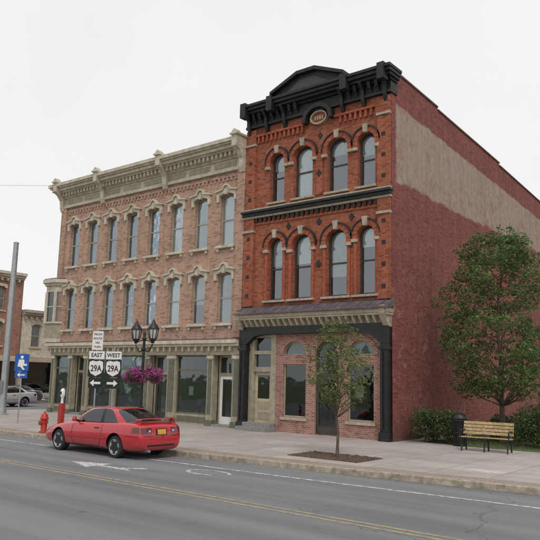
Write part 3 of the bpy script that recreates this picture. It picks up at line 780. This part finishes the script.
g.done(norecalc=('foliage',))
g = G('clipped_hedge'); cl = []
for i in range(150):
    cl.append((Vector((-11.2+rnd.random()*16, 33+rnd.uniform(-.4, .4), rnd.uniform(.2, 1.5))), .4, .32))
leaves(g, 'foliage', 'leafdark', cl, 90, .12, seed=18)
for i in range(20): x = -11+i*.8; g.cyl('stems', 'bark', (x, 33, -.05), (x, 33, 1.2), .03, .02, 5)
g.done(norecalc=('foliage',))
V = []; F = []
for i in range(9000):
    x = rnd.uniform(-11.2, 0); y = rnd.uniform(23.4, 31); h = rnd.uniform(.05, .13); a = rnd.uniform(0, pi); o = len(V)
    dx, dy = math.cos(a)*.012, math.sin(a)*.012; lx, ly = rnd.uniform(-.04, .04), rnd.uniform(-.04, .04)
    V += [(x-dx, y-dy, 0), (x+dx, y+dy, 0), (x+lx, y+ly, h)]; F.append((o, o+1, o+2))
g = G('grass'); g.add('blades', 'grassblade', V, F); g.done(norecalc=('blades',))

# ================================================================= street furniture
LX, LY = -17.3, 15.0
g = G('street_lamp', (LX, LY, 0))
g.lathe('base', 'black', (0, 0, 0), [(.0, 0), (.2, 0), (.2, .12), (.15, .2), (.14, .55), (.1, .7), (.075, .8), (.07, .95)], 16)
g.cyl('pole', 'black', (0, 0, .9), (0, 0, 3.35), .06, .045, 14)
for z in (1.1, 2.3, 3.0): g.lathe('collars', 'black', (0, 0, z), [(.05, -.05), (.085, -.02), (.085, .02), (.05, .05)], 14)
g.lathe('finial', 'black', (0, 0, 3.3), [(.05, 0), (.08, .05), (.04, .12), (.055, .2), (.0, .32)], 12)
for sx in (-1, 1):
    pts = [Vector((sx*.04, 0, 3.0))]
    for i in range(1, 11):
        t = i/10; pts.append(Vector((sx*(.04+.38*t), 0, 3.0-.18*math.sin(pi*t*.9)+.22*t)))
    g.tube('arms', 'black', pts, .022, 8)
    g.tube('arms', 'black', [Vector((sx*.04, 0, 3.3)), Vector((sx*.2, 0, 3.28)), Vector((sx*.42, 0, 3.2))], .014, 6)
    c = (sx*.42, 0, 3.2)
    g.lathe('lantern_cups', 'black', c, [(.0, -.02), (.05, 0), (.06, .05), (.12, .12), (.12, .15)], 8)
    g.lathe('lantern_glass', 'lampglass', c, [(.11, .15), (.165, .42), (.16, .46)], 8)
    g.lathe('lantern_roof', 'black', c, [(.19, .45), (.19, .48), (.13, .58), (.06, .66), (.05, .72), (.02, .76), (.0, .84)], 8)
    for k in range(8):
        a = 2*pi*k/8; g.cyl('lantern_ribs', 'black', (c[0]+.12*math.cos(a), .12*math.sin(a), 3.34), (c[0]+.175*math.cos(a), .175*math.sin(a), 3.66), .014, .014, 5)
    g.tube('basket_arms', 'black', [Vector((sx*.04, 0, 2.72)), Vector((sx*.25, 0, 2.78)), Vector((sx*.42, 0, 2.68)), Vector((sx*.42, 0, 2.62))], .014, 6)
g.done(smooth='all')
for k, sx in enumerate((-1, 1)):
    g = G('hanging_flower_basket', (LX+sx*.42, LY, 2.15))
    g.lathe('basket', 'mulch', (0, 0, 0), [(.05, -.16), (.16, -.1), (.22, .05), (.22, .08), (.0, .08)], 16)
    for j in range(3):
        a = j*2.1; g.cyl('chains', 'black', (.2*math.cos(a), .2*math.sin(a), .06), (0, 0, .48), .006, .006, 5)
    rr = random.Random(20+k); cl = []; cp = []
    for i in range(26):
        a = rr.uniform(0, 2*pi); r = rr.uniform(.05, .30); z = rr.uniform(-.22, .2)-(r-.15)*.4
        cl.append((Vector((r*math.cos(a), r*math.sin(a), z)), .12, .1))
        if i % 3: cp.append((Vector((r*1.12*math.cos(a), r*1.12*math.sin(a), z+.02)), .13, .11))
    leaves(g, 'leaves', 'leafdark', cl, 600, .05, seed=k+1); leaves(g, 'petals', 'petal', cp, 950, .068, seed=k+9)
    g.done(norecalc=('leaves', 'petals'), smooth=('basket',))

def text_geo(s, size):
    cu = bpy.data.curves.new('t', 'FONT'); cu.body = s; cu.size = size; cu.align_x = 'CENTER'; cu.align_y = 'CENTER'; cu.offset = size*.022
    o = bpy.data.objects.new('t', cu); COL.objects.link(o)
    dg = bpy.context.evaluated_depsgraph_get(); me = bpy.data.meshes.new_from_object(o.evaluated_get(dg))
    V = [v.co.copy() for v in me.vertices]; F = [tuple(p.vertices) for p in me.polygons]
    bpy.data.objects.remove(o); return V, F
def text(g, part, mat, s, size, cx, y, cz, sx=1.):
    V, F = text_geo(s, size); g.add(part, mat, [(cx+v.x*sx, y, cz+v.y) for v in V], F)
g = G('route_sign', (-19.55, 15.2, 0), math.radians(28))
for px in (-.32, .32): g.cyl('posts', 'steel', (px, .03, 0), (px, .03, 3.1 if px > 0 else 3.75), .028, .028, 8)
for px, word, dr in ((-.32, 'EAST', -1), (.32, 'WEST', 1)):
    g.box('direction_plates', 'white', px-.29, px+.29, -.012, 0, 2.68, 2.95); text(g, 'direction_text', 'signblack', word, .2, px, -.016, 2.81, .95)
    g.box('route_boards', 'signblack', px-.30, px+.30, -.012, 0, 2.05, 2.65)
    sh = [(-.25, .23), (-.13, .27), (0, .24), (.13, .27), (.25, .23), (.27, .0), (.2, -.17), (0, -.27), (-.2, -.17), (-.27, .0)]
    g.plate('shields', 'white', [(px+a, 2.35+b) for a, b in sh], [], -.018, -.013)
    text(g, 'route_text', 'signblack', '29A', .30, px, -.022, 2.34, .82)
    g.box('arrow_boards', 'signblack', px-.26, px+.26, -.012, 0, 1.66, 2.02)
    ar = [(-.2, 0), (-.05, .12), (-.05, .04), (.2, .04), (.2, -.04), (-.05, -.04), (-.05, -.12)]
    g.plate('arrows', 'white', [(px-a*dr, 1.84+b) for a, b in ar], [], -.018, -.013)
g.box('notice_plate', 'white', -.52, -.12, -.012, 0, 3.0, 3.66)
for i, wd in enumerate(('TRUCK', 'ROUTE', 'NO', 'TURN')): text(g, 'notice_text', 'signblack', wd, .10, -.32, -.016, 3.55-i*.15)
g.done(smooth=('posts',), norecalc=('direction_text', 'route_text', 'notice_text'))
g = G('blue_guide_sign', (-26.3, 16.1, 0), math.radians(30))
g.cyl('post', 'steel', (0, .03, 0), (0, .03, 3.0), .028, .028, 8)
g.box('panel', 'signblue', -.32, .32, -.012, 0, 2.2, 2.92)
g.lathe('symbol_head', 'white', (0, -.02, 2.78), [(.0, -.005), (.07, -.005), (.07, .005), (.0, .005)], 16, 'Y')
g.plate('symbol', 'white', [(-.14, 2.68), (.1, 2.68), (.12, 2.5), (.24, 2.5), (.24, 2.42), (.06, 2.42), (.06, 2.38), (.16, 2.27), (.08, 2.24), (-.06, 2.38), (-.18, 2.38)], [], -.018, -.013)
g.box('arrow_plate', 'signblue', -.28, .28, -.012, 0, 1.9, 2.17)
g.plate('arrow', 'white', [(-.18, 2.035), (-.05, 2.13), (-.05, 2.06), (.18, 2.06), (.18, 2.01), (-.05, 2.01), (-.05, 1.94)], [], -.018, -.013)
g.done(smooth=('post',))
g = G('utility_pole', (-32.35, 18.9, 0))
g.cyl('shaft', 'steel', (0, 0, 0), (0, 0, 8.85), .19, .13, 20); g.lathe('base_plate', 'steel', (0, 0, 0), [(0, 0), (.32, 0), (.32, .05), (.22, .08), (.21, .3), (.19, .32)], 20)
g.lathe('cap', 'steel', (0, 0, 8.85), [(.14, 0), (.14, .05), (0, .1)], 16)
g.box('control_box', 'steel', -.2, .2, -.42, -.18, 1.1, 1.7); g.tube('span_clamp', 'steel', [Vector((-.2, 0, 8.3)), Vector((.2, 0, 8.3))], .04)
g.done(smooth='all')
g = G('fire_hydrant', (-22.0, 14.55, 0))
g.lathe('barrel', 'hydrant', (0, 0, 0), [(0, 0), (.17, 0), (.17, .05), (.12, .06), (.11, .1), (.115, .45), (.15, .47), (.15, .52), (.13, .54), (.12, .62), (.07, .69), (.03, .71), (.03, .76), (0, .76)], 20)
for d in ((1, 0), (-1, 0)): g.cyl('side_caps', 'hydrant', (0, 0, .38), (d[0]*.19, 0, .38), .055, .055, 10)
g.cyl('pumper_cap', 'hydrant', (0, 0, .36), (0, -.2, .36), .08, .08, 12)
g.cyl('nuts', 'steel', (0, -.2, .36), (0, -.23, .36), .025, .025, 6)
g.done(smooth='all')
g = G('parking_pay_post', (-23.95, 16.6, 0))
g.box('pedestal', 'hydrant', -.1, .1, -.1, .1, 0, .95); g.lathe('column', 'white', (0, 0, .95), [(.06, 0), (.05, .05), (.05, .22), (.08, .26), (.10, .34), (.10, .48), (.07, .56), (0, .6)], 14)
g.box('face', 'signblack', -.05, .05, -.11, -.08, 1.3, 1.42); g.done(smooth=('column',), bevel=.02, bevparts=('pedestal',))
g = G('park_bench', (-8.35, 21.7, 0), math.radians(6))
for i in range(4): g.box('seat', 'wood', -.8, .8, -.22+i*.115, -.13+i*.115, .43-.008*i, .465-.008*i)
for i in range(4):
    y = .24+i*.035; z = .52+i*.105; g.add('backrest', 'wood', [(-.8, y, z), (.8, y, z), (.8, y+.03, z+.085), (-.8, y+.03, z+.085), (-.8, y+.035, z-.01), (.8, y+.035, z-.01), (.8, y+.065, z+.075), (-.8, y+.065, z+.075)], [(0, 1, 2, 3), (4, 7, 6, 5), (0, 4, 5, 1), (3, 2, 6, 7), (0, 3, 7, 4), (1, 5, 6, 2)])
for sx in (-.72, 0, .72):
    g.tube('legs', 'black', [Vector((sx, -.24, 0)), Vector((sx, -.2, .2)), Vector((sx, -.22, .42)), Vector((sx, .22, .40)), Vector((sx, .30, .0))], .026)
    g.tube('legs', 'black', [Vector((sx, .2, .4)), Vector((sx, .29, .55)), Vector((sx, .42, .93))], .024)
    if sx: g.tube('armrests', 'black', [Vector((sx*1.06, -.2, .42)), Vector((sx*1.06, -.22, .62)), Vector((sx*1.06, -.1, .67)), Vector((sx*1.06, .32, .65))], .024)
g.done(smooth=('legs', 'armrests'), bevel=.006, bevparts=('seat', 'backrest'))
g = G('litter_bin', (-9.75, 22.95, 0))
g.lathe('liner', 'trimblack', (0, 0, 0), [(0, .05), (.2, .05), (.22, .85), (0, .85)], 18)
for i in range(20):
    a = 2*pi*i/20; g.cyl('slats', 'black', (.21*math.cos(a), .21*math.sin(a), .0), (.25*math.cos(a), .25*math.sin(a), .88), .016, .016, 5)
for z, r in ((.06, .23), (.45, .245), (.88, .27)): g.lathe('hoops', 'black', (0, 0, z), [(r-.03, -.02), (r+.01, -.02), (r+.01, .02), (r-.03, .02)], 22)
g.lathe('lid', 'black', (0, 0, .92), [(.27, 0), (.27, .04), (.2, .16), (.1, .2), (.1, .18)], 22); g.done(smooth=('lid', 'hoops', 'liner'))

# ================================================================= cars
def mesh_obj(name, V, F, mats, fm=None):
    me = bpy.data.meshes.new(name); me.from_pydata(V, [], F)
    for m in mats: me.materials.append(M[m])
    if fm:
        for p, i in zip(me.polygons, fm): p.material_index = i
    bm = bmesh.new(); bm.from_mesh(me); bmesh.ops.recalc_face_normals(bm, faces=bm.faces); bm.to_mesh(me); bm.free()
    o = bpy.data.objects.new(name, me); COL.objects.link(o)
    for p in me.polygons: p.use_smooth = True
    return o
def bake(o):
    dg = bpy.context.evaluated_depsgraph_get(); me = bpy.data.meshes.new_from_object(o.evaluated_get(dg))
    o.modifiers.clear(); o.data = me; return o
def make_car(name, loc, rz, pm):
    g = G(name, loc, rz)
    st = [(.0, .58, .30, .50, .53), (.05, .70, .23, .58, .62), (.25, .79, .19, .66, .71), (.6, .835, .18, .74, .80), (.95, .85, .18, .81, .865), (1.28, .855, .18, .865, .915),
          (1.7, .86, .18, .90, .94), (2.3, .86, .18, .925, .95), (3.0, .86, .18, .95, .97), (3.5, .86, .18, .965, .99), (3.9, .85, .19, .975, 1.01), (4.22, .83, .20, .97, 1.01),
          (4.44, .80, .22, .95, .985), (4.53, .76, .26, .90, .92), (4.58, .70, .33, .62, .66)]
    V = []; F = []
    for (s, w, zb, ze, zt) in st:
        h = ze-zb
        half = [(0, zb), (w*.72, zb), (w-.04, zb+.035), (w, zb+h*.42), (w-.005, zb+h*.68), (w-.05, ze-.035), (w-.15, ze+.005), (w*.45, ze*.3+zt*.7), (0, zt)]
        ringp = half+[(-y, z) for y, z in reversed(half[1:-1])]
        for y, z in ringp: V.append((s, y, z))
    n = 16
    for k in range(len(st)-1):
        for i in range(n):
            j = (i+1) % n; F.append((k*n+i, k*n+j, (k+1)*n+j, (k+1)*n+i))
    F.append(tuple(range(n))); F.append(tuple(range((len(st)-1)*n, len(st)*n)))
    body = mesh_obj('body', V, F, [pm, 'trimblack'])
    m = body.modifiers.new('s', 'SUBSURF'); m.levels = m.render_levels = 2
    bake(body)
    cutV = G('tmp_cut')
    for s in (.93, 3.57):
        for sy in (-1, 1): cutV.cyl('c', 'trimblack', (s, sy*.56, .33), (s, sy*1.2, .33), .355, .355, 40)
    V2, F2 = cutV.p[('c', 'trimblack')]; bpy.data.objects.remove(cutV.e)
    cut = mesh_obj('cut', V2, F2, ['trimblack'])
    bo = body.modifiers.new('b', 'BOOLEAN'); bo.operation = 'DIFFERENCE'; bo.solver = 'EXACT'; bo.object = cut
    try: bo.material_mode = 'TRANSFER'
    except Exception: pass
    bake(body); bpy.data.objects.remove(cut)
    body.parent = g.e
    bt = BVHTree.FromPolygons([v.co for v in body.data.vertices], [tuple(p.vertices) for p in body.data.polygons])
    if hasattr(body.data, 'set_sharp_from_angle'): body.data.set_sharp_from_angle(angle=math.radians(35))
    base = [(1.28, 0, .915), (1.40, .42, .91), (1.56, .70, .895), (1.72, .755, .90), (2.86, .77, .935), (2.98, .77, .935), (3.60, .75, .95), (3.86, .68, .97), (4.0, .45, .985), (4.04, 0, .995)]
    top = [(1.99, 0, 1.325), (2.03, .33, 1.32), (2.14, .56, 1.285), (2.24, .585, 1.29), (2.80, .60, 1.315), (2.90, .60, 1.315), (3.14, .585, 1.30), (3.26, .55, 1.285), (3.33, .35, 1.31), (3.36, 0, 1.32)]
    mid = []
    for a, b in zip(base, top):
        a = Vector(a); b = Vector(b); c = (a+b)/2; out = Vector(((c.x-2.65)*.03, c.y*.045, .018)); mid.append(tuple(c+out))
    roof = [(2.14, 0, 1.35), (2.18, .3, 1.345), (2.26, .46, 1.33), (2.3, .47, 1.335), (2.78, .48, 1.355), (2.88, .48, 1.355), (3.06, .47, 1.345), (3.12, .44, 1.335), (3.18, .28, 1.34), (3.2, 0, 1.345)]
    V = []; F = []; FM = []
    def idx(rw, i, side): return (rw*10+i)*2+(0 if side > 0 else 1)
    for rw in (base, mid, top, roof):
        for p in rw: V.append(p); V.append((p[0], -p[1], p[2]))
    for side in (1, -1):
        for rw in range(3):
            for i in range(9):
                q = (idx(rw, i, side), idx(rw, i+1, side), idx(rw+1, i+1, side), idx(rw+1, i, side))
                mt = 0
                if rw < 2:
                    if i in (0, 1): mt = 1
                    elif i == 3 or i == 5: mt = 1
                    elif i == 4: mt = 2
                    elif i in (7, 8): mt = 1
                F.append(q); FM.append(mt)
    c1 = [idx(3, i, 1) for i in range(10)]; c2 = [idx(3, i, -1) for i in range(10)]
    for i in range(9): F.append((c1[i], c1[i+1], c2[i+1], c2[i])); FM.append(0)
    gh = mesh_obj('greenhouse', V, F, [pm, 'carglass', 'trimblack'], FM)
    bm = bmesh.new(); bm.from_mesh(gh.data); bmesh.ops.remove_doubles(bm, verts=bm.verts, dist=.0005)
    cr = bm.edges.layers.float.get('crease_edge') or bm.edges.layers.float.new('crease_edge')
    for e in bm.edges:
        ms = {f.material_index for f in e.link_faces}
        if len(ms) > 1: e[cr] = .55
        if e.is_boundary: e[cr] = 1
    bmesh.ops.recalc_face_normals(bm, faces=bm.faces)
    bm.to_mesh(gh.data); bm.free()
    m = gh.modifiers.new('s', 'SUBSURF'); m.levels = m.render_levels = 2
    gh.parent = g.e
    g.box('interior', 'trimblack', 1.6, 3.9, -.62, .62, .6, .9)
    for sx in (2.35, 3.2):
        for sy in (-.35, .35):
            g.lathe('seats', 'blind2' if pm == 'paintred' else 'trimblack', (sx, sy, .85), [(0, 0), (.22, 0), (.24, .15), (.18, .25), (.08, .27), (.12, .29), (.12, .38), (0, .4)], 10)
    def proj(s, z, side, off=.004):
        h = bt.ray_cast(Vector((s, side*2, z)), Vector((0, -side, 0)))
        return (h[0]+h[1]*off) if h[0] else None
    def ribbon(part, mat, pts, w, side, off=.004):
        P = []
        for a, b in zip(pts[:-1], pts[1:]):
            for i in range(6): t = i/6; P.append((a[0]+(b[0]-a[0])*t, a[1]+(b[1]-a[1])*t))
        P.append(pts[-1]); vs = []
        for i, p in enumerate(P):
            a = P[max(0, i-1)]; b = P[min(len(P)-1, i+1)]; dx, dz = b[0]-a[0], b[1]-a[1]; l = math.hypot(dx, dz) or 1; nx, nz = -dz/l*w/2, dx/l*w/2
            u = proj(p[0]+nx, p[1]+nz, side, off); v = proj(p[0]-nx, p[1]-nz, side, off)
            if u is None or v is None: return
            vs += [u, v]
        g.add(part, mat, vs, [(2*i, 2*i+1, 2*i+3, 2*i+2) for i in range(len(P)-1)])
    for side in (1, -1):
        ribbon('door_seams', 'trimblack', [(1.62, .86), (1.60, .5), (1.66, .27), (2.86, .27), (2.98, .5), (3.0, .88)], .012, side)
        ribbon('side_moulding', pm, [(.62+.7, .50), (3.2, .52)], .05, side, .014)
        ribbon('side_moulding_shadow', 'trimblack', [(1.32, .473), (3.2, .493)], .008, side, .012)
        ribbon('bumper_seams', 'trimblack', [(4.02, .62), (4.5, .62)], .012, side)
        ribbon('bumper_seams', 'trimblack', [(.56, .58), (.12, .56)], .012, side)
        ribbon('door_handles', 'trimblack', [(2.66, .77), (2.86, .775)], .035, side, .012)
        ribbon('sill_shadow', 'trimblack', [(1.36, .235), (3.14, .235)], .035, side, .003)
        ribbon('headlights', 'headlight', [(.12, .57), (.42, .62)], .09, side, .006)
        ribbon('front_markers', 'amber', [(.2, .46), (.34, .46)], .05, side, .006)
        ribbon('taillights', 'taillight', [(4.24, .79), (4.5, .79)], .15, side, .007)
        g.lathe('mirrors', pm, (1.78, side*.90, .97), [(0, -.07), (.05, -.07), (.075, 0), (.05, .07), (0, .07)], 12)
        g.cyl('mirror_stalks', 'trimblack', (1.78, side*.75, .92), (1.78, side*.88, .95), .025, .025, 6)
    def rear(part, mat, y0, y1, z0, z1, off=.006, nn=6):
        vs = []
        for i in range(nn+1):
            for j in range(nn+1):
                y = y0+(y1-y0)*i/nn; z = z0+(z1-z0)*j/nn
                h = bt.ray_cast(Vector((6, y, z)), Vector((-1, 0, 0)))
                if h[0] is None: return
                vs.append(h[0]+h[1]*off)
        g.add(part, mat, vs, [(i*(nn+1)+j, i*(nn+1)+j+1, (i+1)*(nn+1)+j+1, (i+1)*(nn+1)+j) for i in range(nn) for j in range(nn)])
    for s_ in (1, -1):
        rear('taillights', 'taillight', s_*.36, s_*.72, .70, .86)
        rear('reverse_lights', 'headlight', s_*.40, s_*.47, .75, .79, .012)
    rear('trunk_seam', 'trimblack', -.66, .66, .635, .645); rear('plate_recess', 'trimblack', -.2, .2, .66, .83); rear('number_plate', 'plate', -.155, .155, .675, .81, .014)
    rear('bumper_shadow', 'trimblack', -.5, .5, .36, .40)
    g.cyl('exhaust', 'steel', (4.3, -.45, .24), (4.62, -.45, .24), .028, .028, 10)
    pr = [(4.18, 1.07), (4.24, 1.095), (4.42, 1.10), (4.43, 1.085), (4.25, 1.07)]
    vs = []
    for y in (-.66, -.6, 0, .6, .66):
        d = -.03 if abs(y) > .62 else 0
        for s_, z in pr: vs.append((s_, y, z+d))
    fs = []
    for k in range(4):
        for i in range(5): j = (i+1) % 5; fs.append((k*5+i, k*5+j, (k+1)*5+j, (k+1)*5+i))
    fs += [tuple(range(5)), tuple(range(20, 25))]
    g.add('spoiler', pm, vs, fs)
    for sy in (-.6, .6): g.box('spoiler_feet', pm, 4.24, 4.36, sy-.025, sy+.025, .96, 1.08)
    g.box('antenna', 'trimblack', 1.2, 1.206, .6, .606, .88, 1.35)
    for s_ in (.93, 3.57):
        for sy in (-1, 1):
            c = (s_, sy*.70, .305)
            P = [(.19, .12), (.215, .125), (.28, .12), (.305, .09), (.308, 0), (.305, -.09), (.28, -.12), (.19, -.12)]
            g.lathe('tyres', 'rubber', c, [(r, y) for r, y in P], 32, 'Y')
            g.lathe('rims', 'alloy', c, [(.165, sy*.06), (.195, sy*.118), (.214, sy*.128), (.214, sy*.10)], 28, 'Y')
            g.lathe('wheel_backs', 'trimblack', c, [(0, sy*.02), (.19, sy*.03), (.19, sy*.0)], 20, 'Y')
            for k in range(5):
                a = 2*pi*k/5+.3; p0 = Vector((c[0]+.03*math.cos(a), c[1]+sy*.10, c[2]+.03*math.sin(a))); p1 = Vector((c[0]+.195*math.cos(a), c[1]+sy*.112, c[2]+.195*math.sin(a)))
                t = Vector((-math.sin(a), 0, math.cos(a))); q = []
                for p, w in ((p0, .05), (p1, .055)):
                    for d in (-1, 1):
                        for e in (-.02, .012): q.append(p+t*d*w+Vector((0, sy*e, 0)))
                g.add('spokes', 'alloy', q, [(0, 1, 3, 2), (4, 5, 7, 6), (0, 1, 5, 4), (2, 3, 7, 6), (0, 2, 6, 4), (1, 3, 7, 5)])
            g.lathe('hubs', 'alloy', c, [(0, sy*.118), (.05, sy*.118), (.065, sy*.1)], 14, 'Y')
    g.done(smooth=('tyres', 'rims', 'hubs', 'mirrors', 'spoiler', 'taillights', 'side_moulding', 'seats', 'headlights'), bevel=.0)
    return g
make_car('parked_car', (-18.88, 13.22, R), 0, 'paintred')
make_car('parked_car', (-42.2, 22.2, R), pi/2, 'paintsilver')
make_car('parked_car', (-46.6, 25.5, R), pi/2, 'paintdark')
make_car('parked_car', (-46.6, 31.0, R), pi/2, 'paintsilver')

g = G('overhead_wire'); a = Vector((X0-.4, FY-.5, 12.95)); b = Vector((-64, 9, 18)); pts = []
for i in range(17):
    t = i/16; p = a.lerp(b, t); p.z -= 1.0*math.sin(pi*t); pts.append(p)
g.tube('cable', 'trimblack', pts, .007, 5); g.done()

# ================================================================= light
w = bpy.data.worlds.new('World'); S.world = w; w.use_nodes = True; nt = w.node_tree; nt.nodes.clear()
out = nt.nodes.new('ShaderNodeOutputWorld'); bg = nt.nodes.new('ShaderNodeBackground'); L(nt, bg.outputs[0], out.inputs[0])
sky = nt.nodes.new('ShaderNodeTexSky'); sky.sky_type = 'NISHITA'; sky.sun_disc = False
EL = math.radians(52)
sd = Vector((.62, -.55, 0)).normalized()
az = math.atan2(sd.x, sd.y)
sky.sun_elevation = EL; sky.sun_rotation = az
tc = nt.nodes.new('ShaderNodeTexCoord')
cn = noise(nt, tc.outputs['Generated'], 1.6, 5)
cloud = mixc(nt, ramp(nt, cn, .3, .7), (8.8, 8.8, 8.85), (9.7, 9.65, 9.55))
c = mixc(nt, .95, sky.outputs[0], cloud); L(nt, c, bg.inputs[0]); bg.inputs[1].default_value = .1
sl = bpy.data.lights.new('sun', 'SUN'); sl.energy = 1.35; sl.angle = math.radians(20); sl.color = (1, .96, .9)
so = bpy.data.objects.new('sun', sl); COL.objects.link(so)
d = Vector((sd.x*math.cos(EL), sd.y*math.cos(EL), math.sin(EL)))
so.rotation_euler = d.to_track_quat('Z', 'Y').to_euler(); so.location = (0, 0, 40)

# ================================================================= camera
cd = bpy.data.cameras.new('camera'); cam = bpy.data.objects.new('camera', cd); COL.objects.link(cam); S.camera = cam
psi = math.radians(38.7); p = math.radians(9.13); ro = math.radians(1.43)
h = Vector((-math.sin(psi), math.cos(psi), 0)); r0 = Vector((math.cos(psi), math.sin(psi), 0))
Fd = h*math.cos(p)+Vector((0, 0, math.sin(p))); U0 = -h*math.sin(p)+Vector((0, 0, math.cos(p)))
Rr = r0*math.cos(ro)+U0*math.sin(ro); U = U0*math.cos(ro)-r0*math.sin(ro)
mt = Matrix((( Rr.x, U.x, -Fd.x, 0), (Rr.y, U.y, -Fd.y, 0), (Rr.z, U.z, -Fd.z, 2.15), (0, 0, 0, 1)))
cam.matrix_world = mt
cd.sensor_width = 36; cd.lens = 674/540*36; cd.clip_end = 3000; cd.clip_start = .1
S.view_settings.view_transform = 'Standard'; S.view_settings.look = 'None'; S.view_settings.exposure = 0
